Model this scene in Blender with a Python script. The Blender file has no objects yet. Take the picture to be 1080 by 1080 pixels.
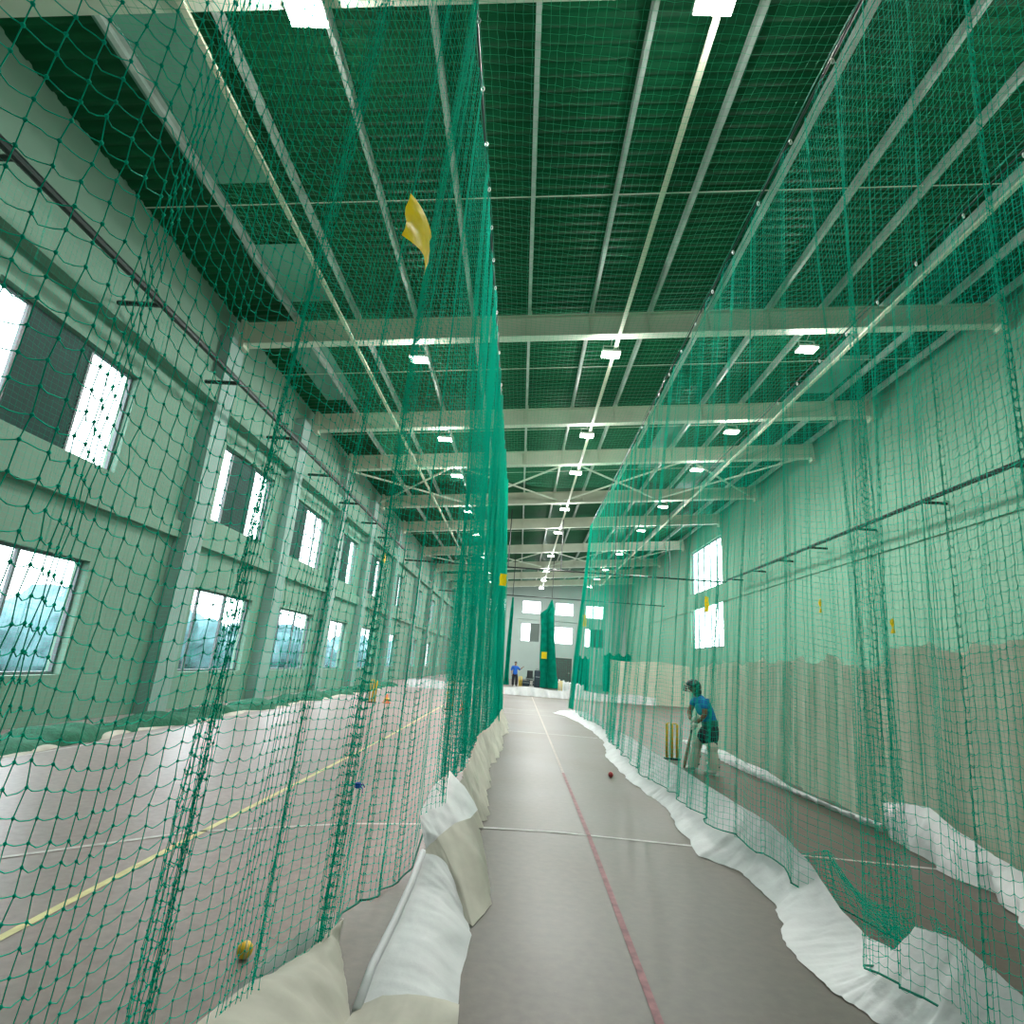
import bpy, bmesh, math, random
import numpy as np
from mathutils import Vector, Matrix

random.seed(7)
RNG = np.random.default_rng(7)
scn = bpy.context.scene
COL = scn.collection
PI = math.pi

# ------------------------------------------------------------------ materials
def lin(c):
    return tuple(((x / 12.92) if x <= 0.04045 else ((x + 0.055) / 1.055) ** 2.4) for x in c)

def mat(name, col, rough=0.6, metal=0.0, var=0.0, vscale=6.0, bump=0.0, bscale=30.0, spec=0.5, emis=0.0, transl=0.0, detail=4.0):
    """col is linear RGB; var mixes a darker noise tone, bump adds noise relief"""
    m = bpy.data.materials.new(name)
    m.use_nodes = True
    nt = m.node_tree
    b = nt.nodes['Principled BSDF']
    b.inputs['Base Color'].default_value = (*col, 1)
    b.inputs['Roughness'].default_value = rough
    b.inputs['Metallic'].default_value = metal
    b.inputs['Specular IOR Level'].default_value = spec
    if emis > 0:
        b.inputs['Emission Color'].default_value = (*col, 1)
        b.inputs['Emission Strength'].default_value = emis
    tc = None
    if var > 0 or bump > 0:
        tc = nt.nodes.new('ShaderNodeTexCoord')
    if var > 0:
        n = nt.nodes.new('ShaderNodeTexNoise')
        n.inputs['Scale'].default_value = vscale
        n.inputs['Detail'].default_value = detail
        nt.links.new(tc.outputs['Object'], n.inputs['Vector'])
        r = nt.nodes.new('ShaderNodeValToRGB')
        r.color_ramp.elements[0].position = 0.3
        r.color_ramp.elements[1].position = 0.7
        r.color_ramp.elements[0].color = (*[c * (1 - var) for c in col], 1)
        r.color_ramp.elements[1].color = (*[min(1, c * (1 + var * 0.5)) for c in col], 1)
        nt.links.new(n.outputs['Fac'], r.inputs['Fac'])
        nt.links.new(r.outputs['Color'], b.inputs['Base Color'])
    if bump > 0:
        n2 = nt.nodes.new('ShaderNodeTexNoise')
        n2.inputs['Scale'].default_value = bscale
        n2.inputs['Detail'].default_value = 5
        nt.links.new(tc.outputs['Object'], n2.inputs['Vector'])
        bp = nt.nodes.new('ShaderNodeBump')
        bp.inputs['Strength'].default_value = bump
        bp.inputs['Distance'].default_value = 0.02
        nt.links.new(n2.outputs['Fac'], bp.inputs['Height'])
        nt.links.new(bp.outputs['Normal'], b.inputs['Normal'])
    if transl > 0:
        out = nt.nodes['Material Output']
        t = nt.nodes.new('ShaderNodeBsdfTranslucent')
        t.inputs['Color'].default_value = (*col, 1)
        mx = nt.nodes.new('ShaderNodeMixShader')
        mx.inputs['Fac'].default_value = transl
        nt.links.new(b.outputs[0], mx.inputs[1])
        nt.links.new(t.outputs[0], mx.inputs[2])
        nt.links.new(mx.outputs[0], out.inputs['Surface'])
    return m

def glass_mat(name, tint, gloss=0.07):
    m = bpy.data.materials.new(name)
    m.use_nodes = True
    nt = m.node_tree
    nt.nodes.remove(nt.nodes['Principled BSDF'])
    out = nt.nodes['Material Output']
    t = nt.nodes.new('ShaderNodeBsdfTransparent')
    t.inputs['Color'].default_value = (*tint, 1)
    g = nt.nodes.new('ShaderNodeBsdfGlossy')
    g.inputs['Roughness'].default_value = 0.02
    mx = nt.nodes.new('ShaderNodeMixShader')
    mx.inputs['Fac'].default_value = gloss
    nt.links.new(t.outputs[0], mx.inputs[1])
    nt.links.new(g.outputs[0], mx.inputs[2])
    nt.links.new(mx.outputs[0], out.inputs['Surface'])
    return m

def floor_mat():
    m = bpy.data.materials.new('worn_sports_floor')
    m.use_nodes = True
    nt = m.node_tree
    b = nt.nodes['Principled BSDF']
    tc = nt.nodes.new('ShaderNodeTexCoord')
    big = nt.nodes.new('ShaderNodeTexNoise'); big.inputs['Scale'].default_value = 0.55; big.inputs['Detail'].default_value = 6
    fine = nt.nodes.new('ShaderNodeTexNoise'); fine.inputs['Scale'].default_value = 14; fine.inputs['Detail'].default_value = 8
    spk = nt.nodes.new('ShaderNodeTexNoise'); spk.inputs['Scale'].default_value = 45; spk.inputs['Detail'].default_value = 3
    for n in (big, fine, spk):
        nt.links.new(tc.outputs['Object'], n.inputs['Vector'])
    r1 = nt.nodes.new('ShaderNodeValToRGB')
    r1.color_ramp.elements[0].position = 0.35; r1.color_ramp.elements[1].position = 0.68
    r1.color_ramp.elements[0].color = (0.142, 0.126, 0.108, 1)
    r1.color_ramp.elements[1].color = (0.195, 0.166, 0.147, 1)
    nt.links.new(big.outputs['Fac'], r1.inputs['Fac'])
    r2 = nt.nodes.new('ShaderNodeValToRGB')
    r2.color_ramp.elements[0].position = 0.3; r2.color_ramp.elements[1].position = 0.75
    r2.color_ramp.elements[0].color = (0.80, 0.80, 0.80, 1); r2.color_ramp.elements[1].color = (1.12, 1.1, 1.08, 1)
    nt.links.new(fine.outputs['Fac'], r2.inputs['Fac'])
    r3 = nt.nodes.new('ShaderNodeValToRGB')
    r3.color_ramp.elements[0].position = 0.66; r3.color_ramp.elements[1].position = 0.74
    r3.color_ramp.elements[0].color = (1, 1, 1, 1); r3.color_ramp.elements[1].color = (1.35, 1.3, 1.25, 1)
    nt.links.new(spk.outputs['Fac'], r3.inputs['Fac'])
    m1 = nt.nodes.new('ShaderNodeMixRGB'); m1.blend_type = 'MULTIPLY'; m1.inputs['Fac'].default_value = 1
    m2 = nt.nodes.new('ShaderNodeMixRGB'); m2.blend_type = 'MULTIPLY'; m2.inputs['Fac'].default_value = 1
    nt.links.new(r1.outputs[0], m1.inputs[1]); nt.links.new(r2.outputs[0], m1.inputs[2])
    nt.links.new(m1.outputs[0], m2.inputs[1]); nt.links.new(r3.outputs[0], m2.inputs[2])
    # window light painted into the colour: window lanes paler, more lilac than the rest
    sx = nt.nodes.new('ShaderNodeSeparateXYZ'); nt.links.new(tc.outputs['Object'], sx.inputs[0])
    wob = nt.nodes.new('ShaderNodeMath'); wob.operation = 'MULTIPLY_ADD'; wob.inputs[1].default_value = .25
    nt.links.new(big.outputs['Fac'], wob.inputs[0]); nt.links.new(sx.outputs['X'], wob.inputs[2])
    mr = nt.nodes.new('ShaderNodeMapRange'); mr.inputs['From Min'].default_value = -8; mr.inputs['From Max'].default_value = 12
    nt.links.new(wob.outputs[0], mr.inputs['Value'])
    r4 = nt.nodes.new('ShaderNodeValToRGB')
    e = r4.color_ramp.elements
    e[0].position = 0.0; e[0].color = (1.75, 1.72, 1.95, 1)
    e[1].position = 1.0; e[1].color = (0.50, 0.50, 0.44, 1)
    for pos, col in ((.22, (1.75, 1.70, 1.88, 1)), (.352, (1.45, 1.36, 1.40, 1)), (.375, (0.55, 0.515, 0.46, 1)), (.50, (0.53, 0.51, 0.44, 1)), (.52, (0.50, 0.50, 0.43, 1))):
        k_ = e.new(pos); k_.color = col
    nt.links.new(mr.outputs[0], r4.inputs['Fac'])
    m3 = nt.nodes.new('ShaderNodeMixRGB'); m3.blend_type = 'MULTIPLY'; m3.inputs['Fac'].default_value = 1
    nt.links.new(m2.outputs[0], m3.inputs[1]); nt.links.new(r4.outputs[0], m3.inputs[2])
    nt.links.new(m3.outputs[0], b.inputs['Base Color'])
    rr = nt.nodes.new('ShaderNodeMapRange')
    rr.inputs['To Min'].default_value = 0.30; rr.inputs['To Max'].default_value = 0.55
    nt.links.new(big.outputs['Fac'], rr.inputs['Value'])
    nt.links.new(rr.outputs[0], b.inputs['Roughness'])
    b.inputs['Specular IOR Level'].default_value = 0.5
    bp = nt.nodes.new('ShaderNodeBump'); bp.inputs['Strength'].default_value = 0.12; bp.inputs['Distance'].default_value = 0.01
    nt.links.new(fine.outputs['Fac'], bp.inputs['Height'])
    nt.links.new(bp.outputs['Normal'], b.inputs['Normal'])
    return m

M = dict(
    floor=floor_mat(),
    wall=mat('painted_wall', (0.165, 0.285, 0.215), 0.75, var=0.06, vscale=0.8, bump=0.05, bscale=8),
    wallR=mat('painted_wall_light', (0.185, 0.370, 0.262), 0.75, var=0.05, vscale=0.8, bump=0.05, bscale=8),
    wallE=mat('painted_wall_end', (0.36, 0.44, 0.42), 0.75, var=0.05, vscale=0.8),
    column=mat('painted_column', (0.235, 0.350, 0.315), 0.7, var=0.05, vscale=1.0),
    roof=mat('green_roof_sheet', (0.002, 0.098, 0.036), 0.5, var=0.25, vscale=0.5, spec=0.2),
    sky_sheet=mat('translucent_roof_sheet', (0.16, 0.38, 0.30), 0.5, var=0.3, vscale=0.7),
    steel=mat('grey_painted_steel', (0.58, 0.60, 0.48), 0.5, var=0.08, vscale=2),
    flange=mat('pale_painted_flange', (0.66, 0.72, 0.60), 0.5),
    galv=mat('galvanised_purlin', (0.52, 0.60, 0.56), 0.42, metal=0.1, var=0.25, vscale=3),
    cream=mat('cream_conduit', (0.74, 0.74, 0.58), 0.5),
    black=mat('black_steel_pipe', (0.006, 0.012, 0.011), 0.35),
    winframe=mat('grey_window_frame', (0.10, 0.12, 0.13), 0.4),
    grille=mat('dark_vent_grille', (0.085, 0.145, 0.14), 0.6),
    glass=glass_mat('window_glass', (0.92, 0.97, 0.98), 0.06),
    net=mat('green_net_twine', (0.0, 0.64, 0.45), 0.75, transl=0.3, spec=0.1),
    net_far=mat('green_net_twine_dense', (0.0, 0.60, 0.42), 0.75, transl=0.3, spec=0.15),
    bundle=mat('folded_green_netting', (0.0, 0.29, 0.19), 0.85, var=.35, vscale=3, transl=.1, spec=.1),
    panel=mat('grey_window_panel', (0.30, 0.36, 0.34), .7),
    roofnet=mat('pale_green_net_twine', (0.08, 0.55, 0.32), 0.75, transl=0.25, spec=0.15),
    rope=mat('green_hem_rope', (0.0, 0.26, 0.17), 0.7),
    cable=mat('steel_cable', (0.02, 0.06, 0.05), 0.4),
    hook=mat('galvanised_hook', (0.75, 0.80, 0.78), 0.35, metal=0.6),
    tarp=mat('white_tarpaulin', (0.70, 0.71, 0.72), 0.55, var=0.12, vscale=3.5, bump=0.45, bscale=8, transl=0.15),
    tarp_dirty=mat('soiled_tarpaulin', (0.56, 0.53, 0.45), 0.65, var=0.22, vscale=3.0, bump=0.25, bscale=6, transl=0.12),
    canvas=mat('beige_canvas', (0.58, 0.58, 0.47), 0.8, var=0.10, vscale=2.2, bump=0.15, bscale=4, transl=0.1),
    white=mat('white_line_paint', (0.56, 0.56, 0.53), 0.6, var=0.25, vscale=9),
    yellow_line=mat('yellow_line_paint', (0.66, 0.62, 0.30), 0.6, var=0.25, vscale=9),
    pinkline=mat('faded_pink_line_paint', (0.44, 0.37, 0.34), 0.6, var=0.35, vscale=9),
    red_line=mat('worn_red_line_paint', (0.27, 0.105, 0.115), 0.6, var=0.5, vscale=12),
    carpet=mat('green_net_heap', (0.012, 0.13, 0.07), 0.9, var=0.4, vscale=14, bump=0.8, bscale=30),
    tag=mat('yellow_foil_tag', (0.95, 0.66, 0.0), 0.5, var=0.25, vscale=22, bump=0.4, bscale=25, transl=0.45),
    tagmark=mat('dark_tag_mark', (0.22, 0.15, 0.01), 0.5),
    lamp=mat('lamp_lens', (1.0, 1.0, 0.96), 0.3, emis=22),
    lampbody=mat('lamp_housing', (0.62, 0.64, 0.60), 0.4),
    stump=mat('yellow_stump', (0.85, 0.58, 0.03), 0.45),
    stumpbase=mat('black_stump_base', (0.015, 0.015, 0.015), 0.5),
    orange=mat('orange_plastic', (0.75, 0.16, 0.04), 0.5),
    yball=mat('yellow_ball', (0.80, 0.52, 0.02), 0.5, var=0.08, vscale=60),
    rball=mat('red_leather', (0.32, 0.015, 0.02), 0.4),
    seam=mat('pale_seam', (0.75, 0.72, 0.6), 0.7),
    skin=mat('skin', (0.24, 0.12, 0.07), 0.55),
    blue=mat('blue_jersey', (0.0, 0.20, 0.52), 0.75, var=0.15, vscale=5, bump=0.2, bscale=12),
    ltblue=mat('light_blue_panel', (0.02, 0.36, 0.60), 0.75),
    tealgreen=mat('green_jersey_panel', (0.02, 0.20, 0.15), 0.75),
    navy=mat('dark_shorts', (0.008, 0.020, 0.030), 0.8, var=0.2, vscale=8),
    padw=mat('white_batting_pad', (0.62, 0.60, 0.50), 0.65, bump=0.1, bscale=14),
    strap=mat('dark_strap', (0.02, 0.025, 0.03), 0.7),
    helmet=mat('dark_helmet', (0.006, 0.035, 0.035), 0.35),
    glove=mat('white_glove', (0.70, 0.68, 0.62), 0.65),
    wood=mat('bat_willow', (0.24, 0.20, 0.13), 0.5, var=0.15, vscale=9),
    grip=mat('bat_grip', (0.05, 0.05, 0.05), 0.7),
    shoe=mat('pale_shoe', (0.55, 0.56, 0.52), 0.6),
    hair=mat('black_hair', (0.008, 0.007, 0.007), 0.6),
    bluer=mat('bright_blue_shirt', (0.006, 0.11, 0.50), 0.75, var=0.15, vscale=5),
    trousers=mat('black_trousers', (0.010, 0.012, 0.018), 0.8),
    door=mat('dark_grey_door', (0.05, 0.065, 0.06), 0.5, var=0.1, vscale=3),
    doorframe=mat('door_frame', (0.45, 0.46, 0.44), 0.5),
    chairm=mat('black_chair_plastic', (0.012, 0.018, 0.020), 0.5),
    bagm=mat('dark_kit_bag', (0.012, 0.030, 0.045), 0.7, var=0.3, vscale=6),
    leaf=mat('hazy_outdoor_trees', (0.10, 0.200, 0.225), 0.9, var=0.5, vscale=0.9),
    ground=mat('outdoor_ground', (0.04, 0.06, 0.05), 0.9, var=0.3, vscale=0.4),
    railing=mat('outdoor_railing', (0.10, 0.14, 0.16), 0.5),
)

# ------------------------------------------------------------------ object helpers
def link(o, parent=None):
    COL.objects.link(o)
    if parent is not None:
        o.parent = parent
    return o

def np_mesh(name, V, quads=None, tris=None, smooth=False):
    """fast mesh from numpy arrays"""
    me = bpy.data.meshes.new(name)
    V = np.asarray(V, np.float32)
    loops = []
    starts = []
    n = 0
    if quads is not None and len(quads):
        q = np.asarray(quads, np.int32)
        loops.append(q.ravel()); starts.append(np.arange(len(q), dtype=np.int32) * 4 + n); n += q.size
    if tris is not None and len(tris):
        t = np.asarray(tris, np.int32)
        loops.append(t.ravel()); starts.append(np.arange(len(t), dtype=np.int32) * 3 + n); n += t.size
    L = np.concatenate(loops); S = np.concatenate(starts)
    me.vertices.add(len(V)); me.vertices.foreach_set('co', V.ravel())
    me.loops.add(len(L)); me.loops.foreach_set('vertex_index', L)
    me.polygons.add(len(S)); me.polygons.foreach_set('loop_start', S)
    if smooth:
        me.polygons.foreach_set('use_smooth', np.ones(len(S), bool))
    me.update(calc_edges=True)
    me.validate()
    return me

def mk(name, me, m, parent=None):
    o = bpy.data.objects.new(name, me)
    if m is not None:
        for x in (m if isinstance(m, (list, tuple)) else [m]):
            me.materials.append(x)
    return link(o, parent)

class MB:
    """collects solids that make up ONE mesh"""
    def __init__(s):
        s.v = []; s.f = []
    def add(s, vs, fs):
        b = len(s.v)
        s.v += [tuple(x) for x in vs]
        s.f += [tuple(b + i for i in f) for f in fs]
        return s
    def box(s, c, d, rot=None, ch=0.0):
        x, y, z = d[0] / 2, d[1] / 2, d[2] / 2
        if ch > 0:
            vs = []; 
            bm = bmesh.new(); bmesh.ops.create_cube(bm, size=1.0)
            for v in bm.verts: v.co = Vector((v.co.x * d[0], v.co.y * d[1], v.co.z * d[2]))
            bmesh.ops.bevel(bm, geom=list(bm.edges), offset=ch, segments=2, affect='EDGES', profile=0.6)
            bm.verts.index_update()
            vs = [v.co.copy() for v in bm.verts]; fs = [[v.index for v in f.verts] for f in bm.faces]
            bm.free()
        else:
            vs = [Vector((sx * x, sy * y, sz * z)) for sx in (-1, 1) for sy in (-1, 1) for sz in (-1, 1)]
            fs = [(0, 1, 3, 2), (4, 6, 7, 5), (0, 4, 5, 1), (2, 3, 7, 6), (0, 2, 6, 4), (1, 5, 7, 3)]
        if rot is not None:
            vs = [rot @ v for v in vs]
        return s.add([v + Vector(c) for v in vs], fs)
    def tube(s, pts, r, seg=8, cap=True):
        pts = [Vector(p) for p in pts]
        rs = r if isinstance(r, (list, tuple)) else [r] * len(pts)
        rings = []
        for i, p in enumerate(pts):
            t = (pts[min(i + 1, len(pts) - 1)] - pts[max(i - 1, 0)]).normalized()
            ref = Vector((0, 0, 1)) if abs(t.z) < 0.9 else Vector((0, 1, 0))
            a = t.cross(ref).normalized(); b = t.cross(a).normalized()
            rings.append([p + (a * math.cos(k * 2 * PI / seg) + b * math.sin(k * 2 * PI / seg)) * rs[i] for k in range(seg)])
        vs = [v for rg in rings for v in rg]
        fs = []
        for i in range(len(rings) - 1):
            for k in range(seg):
                k2 = (k + 1) % seg
                fs.append((i * seg + k, i * seg + k2, (i + 1) * seg + k2, (i + 1) * seg + k))
        if cap:
            fs.append(tuple(range(seg))); fs.append(tuple((len(rings) - 1) * seg + k for k in reversed(range(seg))))
        return s.add(vs, fs)
    def lathe(s, prof, c=(0, 0, 0), seg=20, rot=None):
        vs = []; fs = []
        n = len(prof)
        for k in range(seg):
            a = 2 * PI * k / seg
            for (r, z) in prof:
                v = Vector((r * math.cos(a), r * math.sin(a), z))
                if rot is not None: v = rot @ v
                vs.append(v + Vector(c))
        for k in range(seg):
            k2 = (k + 1) % seg
            for i in range(n - 1):
                fs.append((k * n + i, k2 * n + i, k2 * n + i + 1, k * n + i + 1))
        return s.add(vs, fs)
    def sheet(s, G):
        """grid of points G[i][j]"""
        n, m = len(G), len(G[0])
        vs = [p for row in G for p in row]
        fs = [(i * m + j, i * m + j + 1, (i + 1) * m + j + 1, (i + 1) * m + j) for i in range(n - 1) for j in range(m - 1)]
        return s.add(vs, fs)
    def build(s, name, m, parent=None, smooth=False, off=None):
        me = bpy.data.meshes.new(name)
        vs = s.v if off is None else [tuple(Vector(v) - Vector(off)) for v in s.v]
        me.from_pydata([tuple(v) for v in vs], [], s.f)
        me.update()
        bm = bmesh.new(); bm.from_mesh(me); bmesh.ops.recalc_face_normals(bm, faces=bm.faces); bm.to_mesh(me); bm.free()
        if smooth:
            for p in me.polygons: p.use_smooth = True
        return mk(name, me, m, parent)

def thing(name, label, cat, loc=(0, 0, 0), group=None, rz=0.0):
    o = bpy.data.objects.new(name, None)
    o.empty_display_size = 0.2
    o.location = loc; o.rotation_euler = (0, 0, rz)
    link(o)
    o['label'] = label; o['category'] = cat
    if group: o['group'] = group
    return o

def tag(o, label, cat, group=None):
    o['label'] = label; o['category'] = cat
    if group: o['group'] = group
    return o

def struct(o):
    o['kind'] = 'structure'
    return o

def dup(root, loc=None, label=None):
    r = root.copy(); COL.objects.link(r)
    if loc is not None: r.location = loc
    if label: r['label'] = label
    for ch in list(root.children):
        c = ch.copy(); COL.objects.link(c); c.parent = r
        for g in ch.children:
            d = g.copy(); COL.objects.link(d); d.parent = c
    return r

# ------------------------------------------------------------------ camera
CF = 593.0
CP, CR, CY = math.radians(15.1), math.radians(4.3), math.radians(1.78)
CAM = np.array([0, 0, 1.57])
F_ = np.array([-math.sin(CY) * math.cos(CP), math.cos(CY) * math.cos(CP), math.sin(CP)])
R0 = np.array([math.cos(CY), math.sin(CY), 0.0]); U0 = np.cross(R0, F_)
R_ = math.cos(CR) * R0 + math.sin(CR) * U0
U_ = -math.sin(CR) * R0 + math.cos(CR) * U0
cd = bpy.data.cameras.new('camera'); cam = bpy.data.objects.new('camera', cd); COL.objects.link(cam)
mw = Matrix(((R_[0], U_[0], -F_[0], 0), (R_[1], U_[1], -F_[1], 0), (R_[2], U_[2], -F_[2], 1.57), (0, 0, 0, 1)))
cam.matrix_world = mw
cd.sensor_width = 36; cd.lens = CF / 1080 * 36; cd.clip_start = 0.05; cd.clip_end = 400
scn.camera = cam

# ------------------------------------------------------------------ dimensions
XL, XR, Y0, Y1 = -8.0, 12.0, -6.0, 66.0
SL = 0.095                                 # roof slope, rising towards the blank wall
def beam_bot(x): return 9.69 + SL * x
def roof_z(x): return 10.55 + SL * x
BEAMS = [5.05, 12.8, 18.3, 22.4, 28.3, 33.8, 41.6, 48.9, 54.6, 60.4]

# ------------------------------------------------------------------ floor and its painted lines
G = [[(XL - .3 + i * (XR - XL + .6) / 10, Y0 - .3 + j * (Y1 - Y0 + .6) / 30, 0) for j in range(31)] for i in range(11)]
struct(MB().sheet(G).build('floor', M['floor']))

def strip(name, pts, w, m, z=0.004):
    pts = [Vector((p[0], p[1], z)) for p in pts]
    Lp, Rp = [], []
    for i, p in enumerate(pts):
        t = (pts[min(i + 1, len(pts) - 1)] - pts[max(0, i - 1)]).normalized()
        n = Vector((-t.y, t.x, 0)) * w / 2
        Lp.append(p + n); Rp.append(p - n)
    o = MB().sheet([Lp, Rp]).build(name, m)
    return struct(o)
strip('floor_marking', [(-5.2, 2.85), (-4.4, 3.6), (-3.54, 4.40), (-2.66, 5.30), (-1.5, 5.9), (-0.8, 6.1), (0.5, 6.2), (1.7, 6.12), (3.0, 6.1), (4.5, 6.0)], 0.045, M['white'])
strip('floor_marking', [(0.78, 1.5), (0.77, 3.2), (0.80, 6.2), (0.80, 9.5)], 0.042, M['red_line'])
strip('floor_marking', [(0.80, 9.5), (0.80, 20), (0.80, 31.2)], 0.042, M['pinkline'], z=0.005)
strip('floor_marking', [(-2.6, 0.5), (-2.6, 5), (-2.5, 12), (-2.55, 21)], 0.055, M['yellow_line'])
strip('floor_marking', [(-6.4, 3), (-6.1, 10), (-5.9, 22)], 0.04, M['white'])
for yy in (14.6, 19.8, 21.6):
    strip('floor_marking', [(-0.4, yy), (1.0, yy - .03), (2.0, yy - .1)], 0.04, M['white'])

# ------------------------------------------------------------------ walls with openings
def wall_mesh(name, mp, a0, a1, b0, b1, holes, th, m):
    A = sorted({a0, a1, *[h[0] for h in holes], *[h[1] for h in holes]})
    B = sorted({b0, b1, *[h[2] for h in holes], *[h[3] for h in holes]})
    mb = MB()
    def inhole(a, b):
        return any(h[0] < a < h[1] and h[2] < b < h[3] for h in holes)
    for i in range(len(A) - 1):
        for j in range(len(B) - 1):
            if inhole((A[i] + A[i + 1]) / 2, (B[j] + B[j + 1]) / 2): continue
            for d in (0, th):
                mb.add([mp(A[i], B[j], d), mp(A[i + 1], B[j], d), mp(A[i + 1], B[j + 1], d), mp(A[i], B[j + 1], d)], [(0, 1, 2, 3)])
    for h in holes:
        for (p, q) in (((h[0], h[2]), (h[1], h[2])), ((h[1], h[2]), (h[1], h[3])), ((h[1], h[3]), (h[0], h[3])), ((h[0], h[3]), (h[0], h[2]))):
            mb.add([mp(*p, 0), mp(*q, 0), mp(*q, th), mp(*p, th)], [(0, 1, 2, 3)])
    for (p, q) in (((a0, b0), (a1, b0)), ((a1, b0), (a1, b1)), ((a1, b1), (a0, b1)), ((a0, b1), (a0, b0))):
        mb.add([mp(*p, 0), mp(*q, 0), mp(*q, th), mp(*p, th)], [(0, 1, 2, 3)])
    me = bpy.data.meshes.new(name)
    me.from_pydata(mb.v, [], mb.f); me.update()
    return struct(mk(name, me, m))

UP = (4.55, 6.57); LO = (0.82, 2.83)
WIN = [(7.0, 10.15), (13.65, 16.7), (18.6, 21.8), (23.8, 26.3), (28.7, 31.3), (35.0, 37.2), (42.4, 44.6), (49.4, 51.8), (55.4, 57.6)]
mpL = lambda a, b, d: (XL - d, a, b)
mpR = lambda a, b, d: (XR + d, a, b)
mpE = lambda a, b, d: (a, Y1 + d, b)
mpB = lambda a, b, d: (a, Y0 - d, b)
holesL = [(w[0], w[1], *UP) for w in WIN] + [(w[0], w[1], *LO) for w in WIN]
wall_mesh('wall_left', mpL, Y0, Y1, 0, 10.2, holesL, 0.28, M['wall'])
RWIN = [(34.2, 40.7, 7.2, 10.3), (34.2, 40.7, 3.45, 6.35)]
wall_mesh('wall_right', mpR, Y0, Y1, 0, 12.0, RWIN, 0.28, M['wallR'])
k = (Y1 - 0) / 50.0
def ez(z): return 1.57 + (z - 1.57) * k
def ex(x): return x * k
EW = [(ex(0.0), ex(1.62), ez(5.98), ez(7.08)), (ex(2.9), ex(4.5), ez(5.98), ez(7.08)), (ex(5.55), ex(7.15), ez(5.9), ez(7.02)),
      (ex(0.0), ex(1.6), ez(3.58), ez(5.12)), (ex(2.92), ex(4.5), ez(3.55), ez(5.0)), (ex(5.56), ex(7.15), ez(3.45), ez(5.0)),
      (ex(-2.9), ex(-1.5), ez(6.0), ez(7.1)), (ex(-2.9), ex(-1.5), ez(3.6), ez(5.15))]
EDOOR = [(ex(2.97), ex(4.6), 0, ez(2.45)), (ex(-2.9), ex(-1.4), 0, ez(2.55))]
wall_mesh('wall_far', mpE, XL - .28, XR + .28, 0, 12.2, EW + EDOOR, 0.28, M['wallE'])
wall_mesh('wall_near', mpB, XL - .28, XR + .28, 0, 12.2, [], 0.28, M['wallE'])

# window side wall: projecting tie beams, columns
def hbox(name, x0, x1, y0, y1, z0, z1, m):
    return struct(MB().box(((x0 + x1) / 2, (y0 + y1) / 2, (z0 + z1) / 2), (x1 - x0, y1 - y0, z1 - z0)).build(name, m))
hbox('trim_1', XL, XL + 0.16, Y0, Y1, 3.78, 4.15, M['wall'])
hbox('trim_2', XL, XL + 0.26, Y0, Y1, 7.15, 7.75, M['wall'])
hbox('trim_3', XR - 0.06, XR, Y0, Y1, 6.1, 6.5, M['wallR'])
hbox('trim_4', XL, XR, Y1 - 0.12, Y1, ez(5.45), ez(5.7), M['wallE'])
for y in [-1.2, 4.5] + [12.7, 17.65, 22.7, 27.4, 33.6, 41.2, 47.6, 54.3, 60.4]:
    hbox('wall_column', XL, XL + 0.30, y - 0.32, y + 0.32, 0, 9.0, M['column'])
for x in (-3.4, 1.9 * k, 5.0 * k):
    hbox('wall_column', x - 0.25, x + 0.25, Y1 - 0.15, Y1, 0, 9.6, M['wallE'])

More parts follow.
